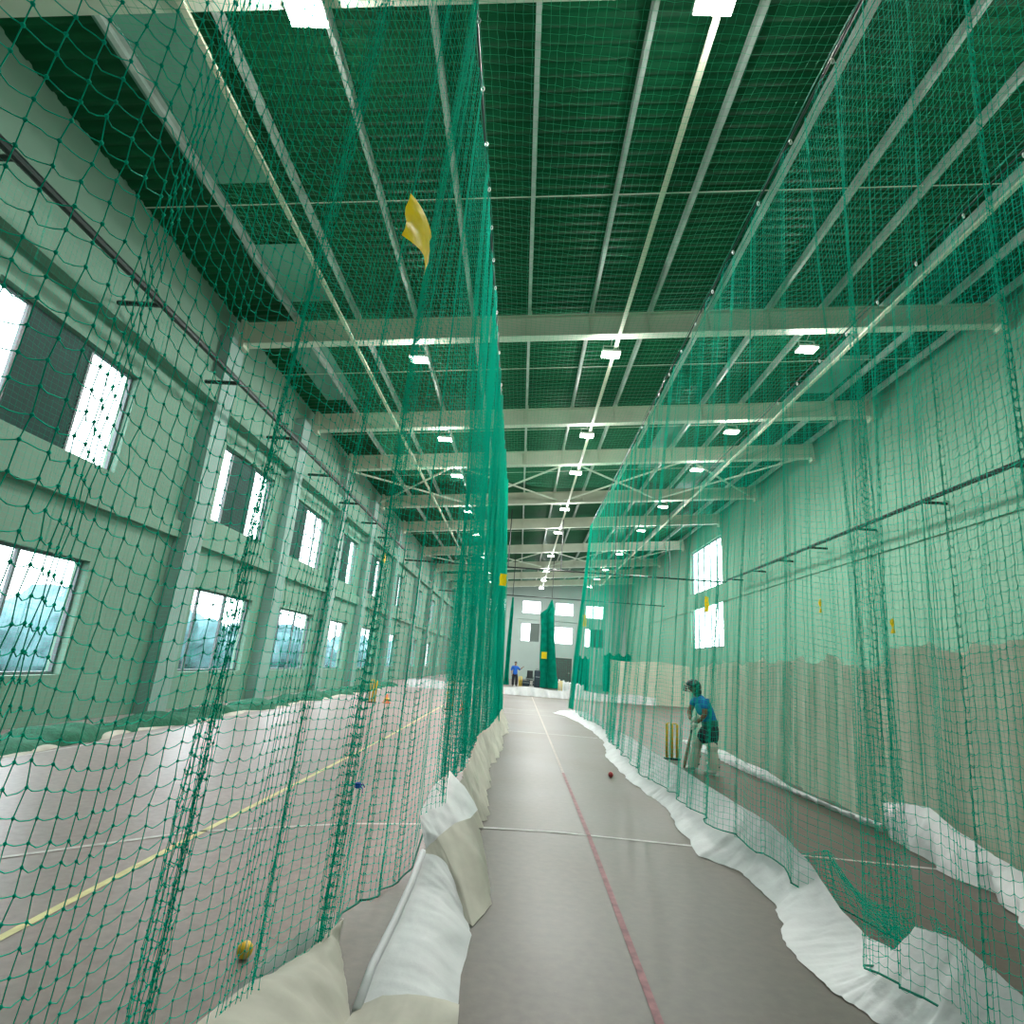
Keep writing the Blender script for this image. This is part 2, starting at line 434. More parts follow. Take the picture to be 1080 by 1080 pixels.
# ------------------------------------------------------------------ windows (each one: frame, mullions, panes, vent grille)
WN = [0]
def window(mp, a0, a1, b0, b1, mull, grille=None, depth=0.16, fr=0.05, bars=0):
    WN[0] += 1
    r = bpy.data.objects.new('window_%d' % WN[0], None); link(r); struct(r)
    mb = MB()
    def bar(p0, p1, q0, q1, d0, d1):
        vs = [mp(a, b, d) for a in (p0, p1) for b in (q0, q1) for d in (d0, d1)]
        mb.add(vs, [(0, 1, 3, 2), (4, 6, 7, 5), (0, 4, 5, 1), (2, 3, 7, 6), (0, 2, 6, 4), (1, 5, 7, 3)])
    d0, d1 = depth - 0.03, depth + 0.03
    bar(a0, a1, b0, b0 + fr, d0, d1); bar(a0, a1, b1 - fr, b1, d0, d1)
    bar(a0, a0 + fr, b0 + fr, b1 - fr, d0, d1); bar(a1 - fr, a1, b0 + fr, b1 - fr, d0, d1)
    for q in mull:
        bar(q - fr / 2, q + fr / 2, b0 + fr, b1 - fr, d0, d1)
    mb.build('window_frame', M['winframe'], r)
    edges = [a0] + list(mull) + [a1]
    for i in range(len(edges) - 1):
        g0, g1 = edges[i], edges[i + 1]
        if grille is not None and i in grille:
            gm = MB()
            n = 26
            for j in range(n):
                z = b0 + fr + (b1 - b0 - 2 * fr) * (j + .5) / n
                gm.add([mp(g0 + .02, z - .035, depth + .03), mp(g1 - .02, z - .035, depth + .03), mp(g1 - .02, z + .035, depth - .03), mp(g0 + .02, z + .035, depth - .03)], [(0, 1, 2, 3)])
            gm.add([mp(g0 + .02, b0 + fr, depth + .05), mp(g1 - .02, b0 + fr, depth + .05), mp(g1 - .02, b1 - fr, depth + .05), mp(g0 + .02, b1 - fr, depth + .05)], [(0, 1, 2, 3)])
            gm.build('vent_grille', M['panel'] if bars < 0 else M['grille'], r)
        else:
            pm = MB()
            pm.add([mp(g0 + .02, b0 + fr / 2, depth), mp(g1 - .02, b0 + fr / 2, depth), mp(g1 - .02, b1 - fr / 2, depth), mp(g0 + .02, b1 - fr / 2, depth)], [(0, 1, 2, 3)])
            pm.build('pane', M['glass'], r)
    if bars > 0:
        bm_ = MB()
        for j in range(1, bars):
            z = b0 + (b1 - b0) * j / bars
            bm_.add([mp(a, b, d) for a in (a0, a1) for b in (z - .012, z + .012) for d in (depth + .06, depth + .08)],
                    [(0, 1, 3, 2), (4, 6, 7, 5), (0, 4, 5, 1), (2, 3, 7, 6), (0, 2, 6, 4), (1, 5, 7, 3)])
        bm_.build('guard_bars', M['winframe'], r)
    return r
def th(w, f): return w[0] + (w[1] - w[0]) * f
for i, w in enumerate(WIN):
    ml = [th(w, .22), th(w, .655)] if i != 2 else [th(w, .05), th(w, .40), th(w, .72)]
    window(mpL, w[0], w[1], *UP, ml, grille=[1] if i < 7 else None)
    window(mpL, w[0], w[1], *LO, [th(w, .15), th(w, .57)] if i else [th(w, .57)])
for w in RWIN:
    window(mpR, *w, [w[0] + (w[1] - w[0]) * q / 5 for q in range(1, 5)], fr=0.09)
for i, w in enumerate(EW):
    window(mpE, *w, [w[0] + (w[1] - w[0]) * {0: .88, 1: .62, 2: .45, 5: .3}.get(i, .5)], grille={3: [1], 5: [1], 7: [0, 1]}.get(i), bars={3: -1, 7: -1, 4: 5, 5: 4, 2: 5}.get(i, 0))

DN = [0]
for d in EDOOR:
    DN[0] += 1
    r = bpy.data.objects.new('door_%d' % DN[0], None); link(r); struct(r)
    a0, a1, b0, b1 = d
    MB().box(((a0 + a1) / 2, Y1 + .1, b1 / 2 - .02), (a1 - a0 - .16, .05, b1 - .1)).build('door_leaf', M['door'], r)
    f = MB()
    f.box((a0 + .04, Y1 + .08, b1 / 2), (.08, .18, b1)).box((a1 - .04, Y1 + .08, b1 / 2), (.08, .18, b1)).box(((a0 + a1) / 2, Y1 + .08, b1 - .04), (a1 - a0, .18, .08))
    f.build('door_frame', M['doorframe'], r)
    MB().tube([(a1 - .3, Y1 + .05, 1.05), (a1 - .3, Y1 + .0, 1.05), (a1 - .45, Y1 + .0, 1.05)], .015).build('door_handle', M['hook'], r)

# ------------------------------------------------------------------ roof: sheet, beams, purlins, rods, braces
V = []; Q = []
ys = []
y = Y0 - .3
while y < Y1 + .3:
    ys += [(y, 0), (y + .12, 0), (y + .15, .035), (y + .21, .035)]
    y += .24
nx = 12
for (yy, dz) in ys:
    for i in range(nx):
        x = XL - .3 + (XR - XL + .6) * i / (nx - 1)
        V.append((x, yy, roof_z(x) + dz))
for j in range(len(ys) - 1):
    for i in range(nx - 1):
        Q.append((j * nx + i, j * nx + i + 1, (j + 1) * nx + i + 1, (j + 1) * nx + i))
struct(mk('ceiling', np_mesh('ceiling', V, Q), M['roof']))
for (x0, x1, y0, y1) in [(-6.6, -5.3, 5.2, 8.6), (-6.6, -5.3, 10.2, 12.2), (-7.2, -6.1, 14.2, 17.6), (5.0, 6.1, 20.4, 25.4), (7.7, 8.8, 24.3, 29.8), (9.2, 10.2, 15.5, 18)]:
    struct(MB().add([(x0, y0, roof_z(x0) - .012), (x1, y0, roof_z(x1) - .012), (x1, y1, roof_z(x1) - .012), (x0, y1, roof_z(x0) - .012)], [(0, 1, 2, 3)]).build('ceiling_panel', M['sky_sheet']))

ang = math.atan(SL)
RB = Matrix.Rotation(-ang, 3, 'Y')
PUR = [-6.4, -4.8, -3.3, -1.83, -.36, 1.25, 2.77, 4.3, 5.85, 7.25, 8.85, 10.35, 11.6]
bl = (XR - XL - 0.5) / math.cos(ang)
bx = (XL + XR) / 2
for y in BEAMS:
    zc = beam_bot(bx)
    mb = MB()
    r = bpy.data.objects.new('roof_beam', None); link(r); struct(r)
    mb.box((bx, y, zc + .32), (bl, .014, .60), RB)
    mb.box((bx, y, zc + .61), (bl, .24, .02), RB)
    for px in PUR:
        mb.box((px, y, beam_bot(px) + .32), (.012, .22, .58), RB)
        mb.box((px + .05, y, beam_bot(px) + .70), (.10, .16, .16), RB)
    mb.box((XL + .35, y, beam_bot(XL + .35) + .3), (.12, .3, .8), RB)
    mb.box((XR - .3, y, beam_bot(XR - .3) + .26), (.12, .3, .8), RB)
    mb.build('beam_web', M['steel'], r)
    MB().box((bx, y, zc + .01), (bl, .26, .024), RB).build('beam_flange', M['flange'], r)
for px in PUR:
    mb = MB()
    z = beam_bot(px) + .74
    mb.box((px, (Y0 + Y1) / 2, z), (.006, Y1 - Y0, .2), RB)
    mb.box((px + .035, (Y0 + Y1) / 2, z - .097), (.075, Y1 - Y0, .006), RB)
    mb.box((px + .035, (Y0 + Y1) / 2, z + .097), (.075, Y1 - Y0, .006), RB)
    mb.box((px + .07, (Y0 + Y1) / 2, z - .08), (.006, Y1 - Y0, .035), RB)
    struct(mb.build('roof_purlin', M['galv']))
for y in (9.0, 15.6, 20.3, 25.3, 31.0, 37.5):
    struct(MB().tube([(XL + .1, y, beam_bot(XL) + .74), (XR - .1, y, beam_bot(XR) + .74)], .011, 6).build('roof_sag_rod', M['flange']))
for (ya, yb) in ((22.6, 28.1), (41.8, 48.7)):
    for c in (-5.7, -.9, 4.1, 9.0):
        for s in (-1, 1):
            xa, xb = c - s * 2.3, c + s * 2.3
            struct(MB().tube([(xa, ya, beam_bot(xa) + .12 + .02 * s), (xb, yb, beam_bot(xb) + .12 + .02 * s)], .045, 8).build('roof_brace', M['flange']))
for cx in (-4.75, 2.0, 8.3):
    struct(MB().box((cx, 29, beam_bot(cx) - .035), (.09, 64, .05)).build('cable_tray', M['cream']))

# ------------------------------------------------------------------ high-bay lights
def make_light():
    t = thing('ceiling_light', '', 'ceiling light', (0, 0, 0), 'high-bay lights below the roof beams')
    MB().box((0, 0, .05), (.50, .34, .07), ch=.015).build('housing', M['lampbody'], t)
    MB().box((0, 0, .008), (.46, .30, .016)).build('lens', M['lamp'], t)
    b = MB()
    for sx in (-1, 1):
        b.box((sx * .2, 0, .17), (.02, .03, .2))
    b.box((0, 0, .27), (.42, .03, .02)).tube([(0, 0, .27), (0, -.2, .36), (0, -.45, .40)], .012, 6)
    b.build('bracket', M['lampbody'], t)
    return t
proto = make_light()
ORD = ['first', 'second', 'third', 'fourth', 'fifth', 'sixth', 'seventh', 'eighth', 'ninth', 'tenth']
ROWS = [(-3.2, 'window-side row'), (1.9, 'middle row'), (7.1, 'blank-wall row')]
used = False
for (lx, rn) in ROWS:
    for i, by in enumerate(BEAMS):
        ly = by + (.62 if i else .08)
        lab = 'glowing white high-bay light of the %s, at the %s roof beam' % (rn, ORD[i])
        o = proto if not used else dup(proto)
        used = True
        o.location = (lx, ly, beam_bot(lx) - .17); o['label'] = lab
        ld = bpy.data.lights.new('light_glow', 'AREA'); ld.shape = 'RECTANGLE'; ld.size = .46; ld.size_y = .30
        ld.energy = 135; ld.color = (1, 1, .95)
        lo = bpy.data.objects.new('light_glow', ld); link(lo)
        lo.location = (lx, ly, beam_bot(lx) - .185)
        pd = bpy.data.lights.new('lens_spill', 'POINT'); pd.energy = 75; pd.shadow_soft_size = .12; pd.color = (1, 1, .95)
        po = bpy.data.objects.new('lens_spill', pd); link(po); po.location = (lx, ly, beam_bot(lx) - .36)

# ------------------------------------------------------------------ net support rails
def rail(name, label, p0, p1, br, parts, rad=.065):
    t = thing(name, label, 'rail', (0, 0, 0))
    MB().tube([p0, p1], rad, 8).build('pipe', M['black'], t)
    for q in parts:
        MB().tube(q, rad * .7 if br == 'bracket' else .03, 6).build(br, M['black'], t)
    return t
rail('net_rail', 'long black pipe rail bracketed off the wall with windows', (-6.85, -2, 7.36), (-6.85, 31.35, 7.36), 'bracket',
     [[(-7.68, y, 7.36), (-6.85, y, 7.36)] for y in (2.6, 5.7, 8.76, 11.7, 15.0, 18.3, 21.8, 25.1, 28.2)])
rail('net_rail', 'long black pipe rail bracketed off the windowless wall', (11.25, -2, 6.92), (11.25, 31.3, 6.92), 'bracket',
     [[(11.98, y, 6.92), (11.25, y, 6.92)] for y in (6.5, 9.6, 12.6, 15.7, 19.0, 22.2, 25.1, 28, 30.9)])
rail('net_rail', 'black pipe rail hanging across the hall on thin drop rods', (-6.85, 31.5, 6.84), (11.25, 31.5, 6.84), 'drop_rod',
     [[(x, 31.5, 6.84), (x, 31.5, beam_bot(x) + .66)] for x in (-3.97, -.97, 2.02, 5.07, 8.11)], rad=.045)

# ------------------------------------------------------------------ nets, twine by twine
def tubes(Lines, r, ref, out):
    """Lines (n,k,3) -> triangular prisms along every line"""
    Lines = np.asarray(Lines, float)
    n, kk, _ = Lines.shape
    T = np.empty_like(Lines)
    T[:, 1:-1] = Lines[:, 2:] - Lines[:, :-2]
    T[:, 0] = Lines[:, 1] - Lines[:, 0]; T[:, -1] = Lines[:, -1] - Lines[:, -2]
    T /= np.maximum(np.linalg.norm(T, axis=2, keepdims=True), 1e-9)
    a = np.cross(T, np.asarray(ref, float)); a /= np.maximum(np.linalg.norm(a, axis=2, keepdims=True), 1e-6)
    b = np.cross(T, a)
    VV = np.empty((n, kk, 3, 3))
    rr_ = np.broadcast_to(np.asarray(r, float), (n, kk))[..., None]
    for q in range(3):
        an = 2 * PI * q / 3 + .3
        VV[:, :, q] = Lines + rr_ * (math.cos(an) * a + math.sin(an) * b)
    base = np.arange(n * kk * 3).reshape(n, kk, 3)
    qs = []
    for q in range(3):
        q2 = (q + 1) % 3
        qs.append(np.stack([base[:, :-1, q], base[:, :-1, q2], base[:, 1:, q2], base[:, 1:, q]], -1).reshape(-1, 4))
    out.append((VV.reshape(-1, 3), np.concatenate(qs)))

def knots(P, r, out):
    P = P.reshape(-1, 3)
    D = np.array([(1, 0, 0), (-1, 0, 0), (0, 1, 0), (0, -1, 0), (0, 0, 1.3), (0, 0, -1.3)]) * r
    VV = (P[:, None] + D[None]).reshape(-1, 3)
    T = np.array([(0, 2, 4), (2, 1, 4), (1, 3, 4), (3, 0, 4), (2, 0, 5), (1, 2, 5), (3, 1, 5), (0, 3, 5)])
    TT = (T[None] + (np.arange(len(P)) * 6)[:, None, None]).reshape(-1, 3)
    return VV, TT

def emit(name, out, kn, m, parent):
    Vs = []; Qs = []; Ts = []; off = 0
    for v, q in out:
        Vs.append(v); Qs.append(q + off); off += len(v)
    for v, t in kn:
        Vs.append(v); Ts.append(t + off); off += len(v)
    me = np_mesh(name, np.concatenate(Vs), np.concatenate(Qs), np.concatenate(Ts) if Ts else None, smooth=True)
    return mk(name, me, m, parent)

def columns(y0, y1, cell, lam, amp, pleats, seed, slack=1.0, zz=.012):
    """walk along the net and return (y, sideways offset) of every vertical twine"""
    g = np.random.default_rng(seed)
    ys, xs = [], []
    pl = sorted(pleats)
    y = y0; k = 0
    ph = g.uniform(0, 6, 4)
    while y < y1:
        u = 2 * PI * y
        dx = amp * (math.sin(u / lam + ph[0]) + .6 * math.sin(u / (lam * .57) + ph[1]) + .5 * math.sin(u / (lam * 2.7) + ph[2]))
        sl = amp * 2 * PI / lam * (math.cos(u / lam + ph[0]) + .6 / .57 * math.cos(u / (lam * .57) + ph[1]))
        ys.append(y); xs.append(dx)
        y += cell * slack / math.sqrt(1 + sl * sl)
        if k < len(pl) and y >= pl[k][0]:
            n = pl[k][1]
            for q in range(n):
                w_ = pl[k][2] if len(pl[k]) > 2 else zz
                ys.append(y + (g.normal(0, .3) + .4 * math.sin(q * 2.2)) * w_); xs.append(dx + (w_ if q % 2 else -w_) + g.normal(0, .3) * w_)
            k += 1
    return np.array(ys), np.array(xs)

def fnet(bot, top, rows, cell, r, parent, m, near=0, jit=.05, sag=0.0, belly=0.0, seed=1, name='net_mesh', knotr=0.0055, kall=0, warp=None, grow=0.0):
    g = np.random.default_rng(seed)
    n = len(bot)
    v = np.linspace(0, 1, rows + 1)
    P = bot[:, None] * (1 - v)[None, :, None] + top[:, None] * v[None, :, None]
    # slow sideways wander that is common to neighbouring twines, plus small knot scatter
    i_ = np.arange(n)[:, None]; j_ = np.arange(rows + 1)[None]
    env = np.sin(PI * v)[None]
    w1 = np.sin(i_ * .11 + j_ * .045 + seed) + np.sin(i_ * .043 - j_ * .03 + 2 * seed)
    P[:, :, 0] += belly * env * w1
    P += g.normal(0, jit * cell, P.shape) * np.array([.7, .8, 1.0])
    P[:, :, 2] += .35 * cell * np.sin(i_ * .29 + seed)           # rows rise and fall where the net is gathered
    P[:, :, 2] = np.maximum(P[:, :, 2], .012)
    if warp is not None: warp(P)
    out = []; kn = []
    rc = r + grow * np.clip((bot[:, 1] - 3) / 6, 0, 1)           # twine weight per column
    tubes(P, rc[:, None], (1, 0.02, 0), out)
    H = np.swapaxes(P, 0, 1)
    if near > 2:
        A = H[:, :near]
        q1 = A[:, :-1] * (2 / 3) + A[:, 1:] / 3; q2 = A[:, :-1] / 3 + A[:, 1:] * (2 / 3)
        s = cell * .15 * (1 + .4 * g.normal(0, 1, q1.shape[:2]))
        q1 = q1.copy(); q2 = q2.copy()
        q1[:, :, 2] -= s; q2[:, :, 2] -= s * .75; q1[:, :, 0] += g.normal(0, .003, q1.shape[:2])
        S = np.empty((A.shape[0], 3 * (near - 1) + 1, 3))
        S[:, 0::3] = A; S[:, 1::3] = q1; S[:, 2::3] = q2
        tubes(S, r, (.1, 0, 1), out)
        tubes(H[:, near - 1:], rc[None, near - 1:], (.1, 0, 1), out)
        kn.append(knots(P[:near], knotr, out))
        if kall > near: kn.append(knots(P[near:kall], knotr * .9, out))
    else:
        tubes(H, rc[None], (.1, 0, 1), out)
        if kall: kn.append(knots(P[:kall], knotr, out))
    emit(name, out, kn, m, parent)
    return P

def rope(name, pts, r, m, parent, seg=5):
    return MB().tube(pts, r, seg).build(name, m, parent, smooth=True)

def interp(pts, y):
    a = np.array(pts); return np.interp(y, a[:, 0], a[:, 1])

def hooks(parent, xs, ys, z):
    for (x, y) in zip(xs, ys):
        mb = MB(); pts = [(x + .012 * math.sin(a), y, z + .03 * math.cos(a)) for a in np.linspace(0, 2 * PI, 9)]
        mb.tube(pts, .007, 5, cap=False).build('hook', M['hook'], parent)

CELL = .05
# ---- net between the window lanes and the aisle
netA = thing('cricket_net', 'tall green net hanging along the window-lane side of the aisle, gathered at its far end', 'net')
pl = [(1.80, 2), (1.88, 2), (2.75, 2), (3.25, 4, .015), (3.34, 6, .025), (3.44, 4, .015), (3.95, 4), (4.5, 4), (5.0, 5), (5.5, 6), (6.1, 7), (6.7, 12, .03), (7.2, 10), (7.6, 16, .04), (8.1, 12), (8.5, 20, .045), (9.0, 14), (9.5, 20, .045), (10.1, 14), (10.6, 22, .045), (11.2, 16),
      (11.8, 22, .045), (12.4, 20, .03), (13.0, 22, .045), (13.6, 24, .045), (14.2, 26, .045), (14.8, 26, .045), (15.3, 30, .045), (15.8, 30, .045), (16.2, 34, .045), (16.5, 44, .045)]
yA, dA = columns(.55, 16.6, CELL, .80, .045, pl, 3)
def pull(P, yc, z0, z1, wid, k0):
    d = P[:, :, 1] - yc
    t = np.clip((P[:, :, 2] - z0) / (z1 - z0), 0, 1); c = k0 + (1 - k0) * t * t * (3 - 2 * t)
    P[:, :, 1] = yc + d * (1 - (1 - c) * np.exp(-(d / wid) ** 2))
def warpA(P):
    pull(P, 1.86, .95, 2.3, .17, .10)
    pull(P, 3.38, .0, 1.1, .22, .25)
    pull(P, 2.55, 2.2, 4.5, .3, .55)
xbA = interp([(0, -1.02), (2.9, -1.02), (3.2, -1.02), (3.6, -.93), (4.2, -.84), (4.8, -.62), (5.1, -.60), (6.2, -.62), (8, -.62), (10, -.62), (13, -.45), (16.6, -.45)], yA)
xtA = np.full_like(yA, -.74)
zb = .03 + .05 * np.abs(np.sin(yA * 2.1)) + np.where(yA > 4.7, .25, 0)
botA = np.stack([xbA + dA, yA, zb], 1)
topA = np.stack([xtA + dA * .5, yA, 6.95 - .05 * np.abs(np.sin(yA * PI / .6))], 1)
nearA = int(np.searchsorted(yA, 5.0))
PA = fnet(botA, topA, 138, CELL, .0014, netA, M['net'], near=nearA, belly=.018, seed=5, kall=nearA + 60, warp=warpA, grow=.0008, knotr=.005)
rope('hem_rope', [tuple(p) for p in PA[::2, 0]], .006, M['rope'], netA)
rope('top_cable', [(-.74, -1.5, 6.97), (-.74, 16.8, 6.97)], .012, M['cable'], netA)
ha = np.arange(3.0, 11, .6)
hooks(netA, np.full_like(ha, -.72), ha, 6.94)

tie = thing('cord_tie', 'small blue cord tied round a gathered strand of the aisle net', 'cord', (-.87, 3.50, .84))
mb_ = MB()
for z_ in (-.012, .0, .012):
    mb_.tube([(.013 * math.cos(a), .013 * math.sin(a), z_ * .7) for a in np.linspace(0, 2 * PI, 13)], .005, 5, cap=False)
mb_.tube([(.012, 0, 0), (.03, -.01, -.012), (.034, -.012, -.035)], .003, 5).tube([(.012, .005, 0), (.025, .015, .006), (.035, .02, -.012)], .003, 5)
mb_.build('cord', M['bluer'], tie, smooth=True)

# ---- net between the aisle and the batsman's lane
netB = thing('cricket_net', 'tall green net hanging between the aisle and the batsman', 'net')
pl = [(1.9 + .47 * i + .12 * math.sin(i * 3.1), 2 + int(2 * math.sin(i * 1.7) + 2)) for i in range(42)] + [(20.6, 20, .04), (20.9, 30, .045), (21.2, 36, .045)]
pl = [p for p in pl if not 6.7 < p[0] < 8.2]
yB, dB = columns(1.15, 21.3, CELL, .62, .03, pl, 11)
xbB = interp([(2.4, 1.95), (2.9, 1.98), (3.2, 1.95), (3.48, 1.83), (3.66, 1.85), (3.95, 2.15), (4.3, 2.15), (4.7, 2.0), (5.4, 2.02), (5.8, 1.8), (6.9, 1.84), (7.8, 1.93), (8.3, 1.86), (9.2, 1.78), (11.4, 1.78), (12.6, 1.92), (14.3, 2.08), (18.3, 1.96), (21.3, 1.8)], yB) + .11 + .32 * np.exp(-((yB - 4.12) / .40) ** 2)
xtB = np.full_like(yB, 2.42)
zb = .20 + .04 * np.sin(yB * 1.3) - .16 * np.exp(-((yB - 4.12) / .40) ** 2)
botB = np.stack([xbB + dB, yB, zb], 1)
topB = np.stack([xtB + dB * .5, yB, 6.95 - .09 * np.abs(np.sin(yB * PI / .8))], 1)
nB = int(np.searchsorted(yB, 4.0))
PB = fnet(botB, topB, 134, CELL, .0014, netB, M['net'], near=nB, belly=.015, seed=9, knotr=.004, grow=.0004)
rope('hem_rope', [tuple(p) for p in PB[::2, 0]], .006, M['rope'], netB)
rope('top_cable', [(2.42, -1.5, 6.97), (2.42, 21.5, 6.97)], .012, M['cable'], netB)
hb = np.arange(3.0, 12.0, .8)
hooks(netB, np.full_like(hb, 2.42), hb, 6.93)

# ---- net on the far side of the batsman's lane
netC = thing('cricket_net', 'tall green net on the far side of the batsman, a beige canvas along its foot', 'net')
pl = [(2.9 + .55 * i + .15 * math.sin(i * 2.3), 2 + int(2 * math.sin(i * 1.1) + 2)) for i in range(22)] + [(15.2, 14)]
yC, dC = columns(2.4, 15.4, CELL, .7, .04, pl, 17)
xbC = np.full_like(yC, 4.42)
botC = np.stack([xbC + dC, yC, .06 + 0 * yC], 1)
topC = np.stack([np.full_like(yC, 4.75) + dC * .5, yC, 6.9 - .08 * np.abs(np.sin(yC * PI / .8))], 1)
PC = fnet(botC, topC, 137, CELL, .0014, netC, M['net'], belly=.02, seed=13, kall=len(yC), knotr=.0036)
rope('top_cable', [(4.75, -1.5, 6.95), (4.75, 15.5, 6.95)], .012, M['cable'], netC)
hooks(netC, np.full(11, 4.75), np.arange(3.0, 11.4, .8), 6.9)
# scalloped beige canvas fixed behind the lower part of that net
yy = np.linspace(2.4, 15.3, 260)
zt = interp([(2.4, 2.25), (3.4, 2.05), (4.4, 2.2), (5.2, 2.13), (5.5, 2.17), (6.14, 2.07), (7.07, 2.17), (7.9, 1.84), (8.3, 1.95), (8.65, 2.06), (9.2, 1.96), (9.84, 2.04), (10.6, 1.95), (11.4, 2.02), (12.2, 1.93), (13.1, 2.0), (14.2, 1.92), (15.3, 1.88)], yy)
Gs = []
for i, y in enumerate(yy):
    row = []
    for j in range(13):
        f = j / 12
        x = 4.56 + .05 * math.sin(y * 5.2) * (1 - .4 * f) + .02 * math.sin(y * 13 + f * 3) + .08 * (f)
        row.append((x, y, .02 + (zt[i] - .02 - .11 * math.sqrt(abs(math.sin(y * PI / .74 + .4 * math.sin(y)))) + .06) * f))
    Gs.append(row)
MB().sheet(Gs).build('canvas_screen', M['canvas'], netC, smooth=True)

# ---- net along the windows
netD = thing('cricket_net', 'green net hanging from the rail along the window wall', 'net')
yD, dD = columns(1.0, 31.1, .085, 1.1, .05, [(2.2 + 1.35 * i, 4) for i in range(22)], 23)
botD = np.stack([-6.72 + dD, yD, .12 + 0 * yD], 1)
topD = np.stack([-6.85 + dD * .3, yD, 7.21 - .05 * np.abs(np.sin(yD * PI / 1.5))], 1)
fnet(botD, topD, 84, .085, .0011, netD, M['net_far'], belly=.03, seed=21)
# its foot lies heaped on the floor
yy = np.linspace(1.0, 31.1, 420)
Gs = []
for i, y in enumerate(yy):
    w = .30 + .10 * math.sin(y * 1.7) + .06 * math.sin(y * 5.1)
    h = .15 + .05 * math.sin(y * 2.9 + 1) + .03 * math.sin(y * 9)
    Gs.append([(-6.75 + w * c * (1.25 if c > 0 else 1.6) + .02 * math.sin(y * 7), y, max(.004, h * math.sqrt(max(0, 1 - c * c)) + .004)) for c in np.linspace(-1, 1, 11)])
MB().sheet(Gs).build('heaped_foot', M['carpet'], netD, smooth=True)
Gs = []
for i, y in enumerate(yy):
    e = .07 * math.sin(y * 1.7) + .05 * math.sin(y * 4.3) + .02 * math.sin(y * 11)
    Gs.append([(-6.45 + e + .14 * c, y, .006 + .05 * (1 + math.sin(y * 3.3)) * max(0, 1 - c * c) * .5) for c in np.linspace(-1, 1, 7)])
MB().sheet(Gs).build('skirt', M['tarp_dirty'], netD, smooth=True)

# ---- cross net below the hanging rail
netE = thing('cricket_net', 'wide green net stretched across the hall below the hanging rail', 'net')
gx = np.arange(-6.2, 11.1, .11)
gz = np.arange(.42, 6.78, .11)
Pg = np.stack(np.broadcast_arrays(gx[:, None], 31.5 + .05 * np.sin(gx * 3.1)[:, None], gz[None]), -1) + RNG.normal(0, .006, (len(gx), len(gz), 3))
for (nm, sel) in (('net_mesh', gx < -.9), ('net_mesh', gx > 2.0)):
    out = []
    S = Pg[sel]
    tubes(S, .0016, (0, 1, 0), out); tubes(np.swapaxes(S, 0, 1), .0016, (0, 1, 0), out)
    emit(nm, out, [], M['net_far'], netE)
def wavy_skirt(x0, x1, y, zt, m, name, parent, step=.06, amp=.05, yf=None):
    Gs = []
    for i, x in enumerate(np.arange(x0, x1, step)):
        row = []
        for j in range(7):
            f = j / 6
            row.append((x, y + amp * math.sin(x * 4.1) + amp * (1.6 - f) * math.sin(x * 9.7 + f) + amp * (1.1 - f) * math.sin(x * 17.3 + 2 * f) - .10 * (1 - f), .004 + (zt + .05 * math.sin(x * 2.3)) * f))
        Gs.append(row)
    return MB().sheet(Gs).build(name, m, parent, smooth=True)
wavy_skirt(-6.0, 7.4, 31.45, .42, M['tarp'], 'skirt', netE)
Gs = [[(x, 31.62 + .05 * math.sin(x * 4), .03 + (2.2 + .05 * math.sin(x * 1.9) - .03) * j / 8) for j in range(9)] for x in np.linspace(4.95, 9.2, 60)]
MB().sheet(Gs).build('canvas_screen', M['canvas'], netE, smooth=True)

# ---- overhead nets
def flat_net(label, x0, x1, y0, y1, z, cell, r, seed, slope=0.0):
    t = thing('overhead_net', label, 'net')
    gx = np.linspace(x0, x1, int((x1 - x0) / cell)); gy = np.arange(y0, y1, cell)
    X, Y = np.meshgrid(gx, gy, indexing='ij')
    u = (X - x0) / (x1 - x0)
    Z = z - .10 * np.sin(PI * u) * (1 + .3 * np.sin(Y * 1.3)) + .02 * np.sin(Y * 3.7 + X * 2)
    P = np.stack([X, Y, Z], -1) + np.random.default_rng(seed).normal(0, .004, (*X.shape, 3))
    out = []
    tubes(P, r, (0, 0, 1), out); tubes(np.swapaxes(P, 0, 1), r, (0, 0, 1), out)
    emit('net_mesh', out, [], M['roofnet'], t)
    for q, xx in ((0, x0), (-1, x1)):
        rope('edge_cord', [tuple(p) for p in P[q, ::3]], .005, M['rope'], t)
    return t
flat_net('square-mesh green net stretched flat overhead above the aisle', -.72, 2.40, 2.2, 16.5, 7.0, .075, .0017, 31)
flat_net('square-mesh green net stretched flat overhead above the window lanes', -4.1, -.76, 2.2, 16.5, 7.0, .075, .0021, 33)
flat_net('square-mesh green net stretched flat overhead above the batsman', 2.52, 4.70, 2.2, 15.4, 6.98, .075, .0017, 35)

# ---- rolled-up nets hanging far down the hall
def bundle(name, label, prof, m, seed, lean=0.0):
    """prof: list of (x, y, z, half-width); a pleated hanging bundle of netting"""
    t = thing(name, label, 'net', (prof[0][0], prof[0][1], 0))
    n = 28
    Gs = []
    for (x, y, z, w) in prof:
        row = []
        for k in range(n * 2 + 1):
            a = 2 * PI * k / (n * 2)
            rr = w * (1 + (.30 if k % 2 else -.25) + .10 * math.sin(k * 1.7 + z))
            row.append((x + rr * math.cos(a) - prof[0][0], y + rr * .7 * math.sin(a) - prof[0][1], z))
        Gs.append(row)
    MB().sheet(Gs).build('folded_net', M['bundle'], t)
    return t, prof
b1, _ = bundle('bundled_net', 'thin rolled-up green net hanging beside the man in blue', [(-.86, 45, .02, .16), (-.88, 45, .6, .13), (-.86, 45, 3, .12), (-.82, 45, 5.5, .10), (-.80, 45, 6.7, .05)], M['net_far'], 1)
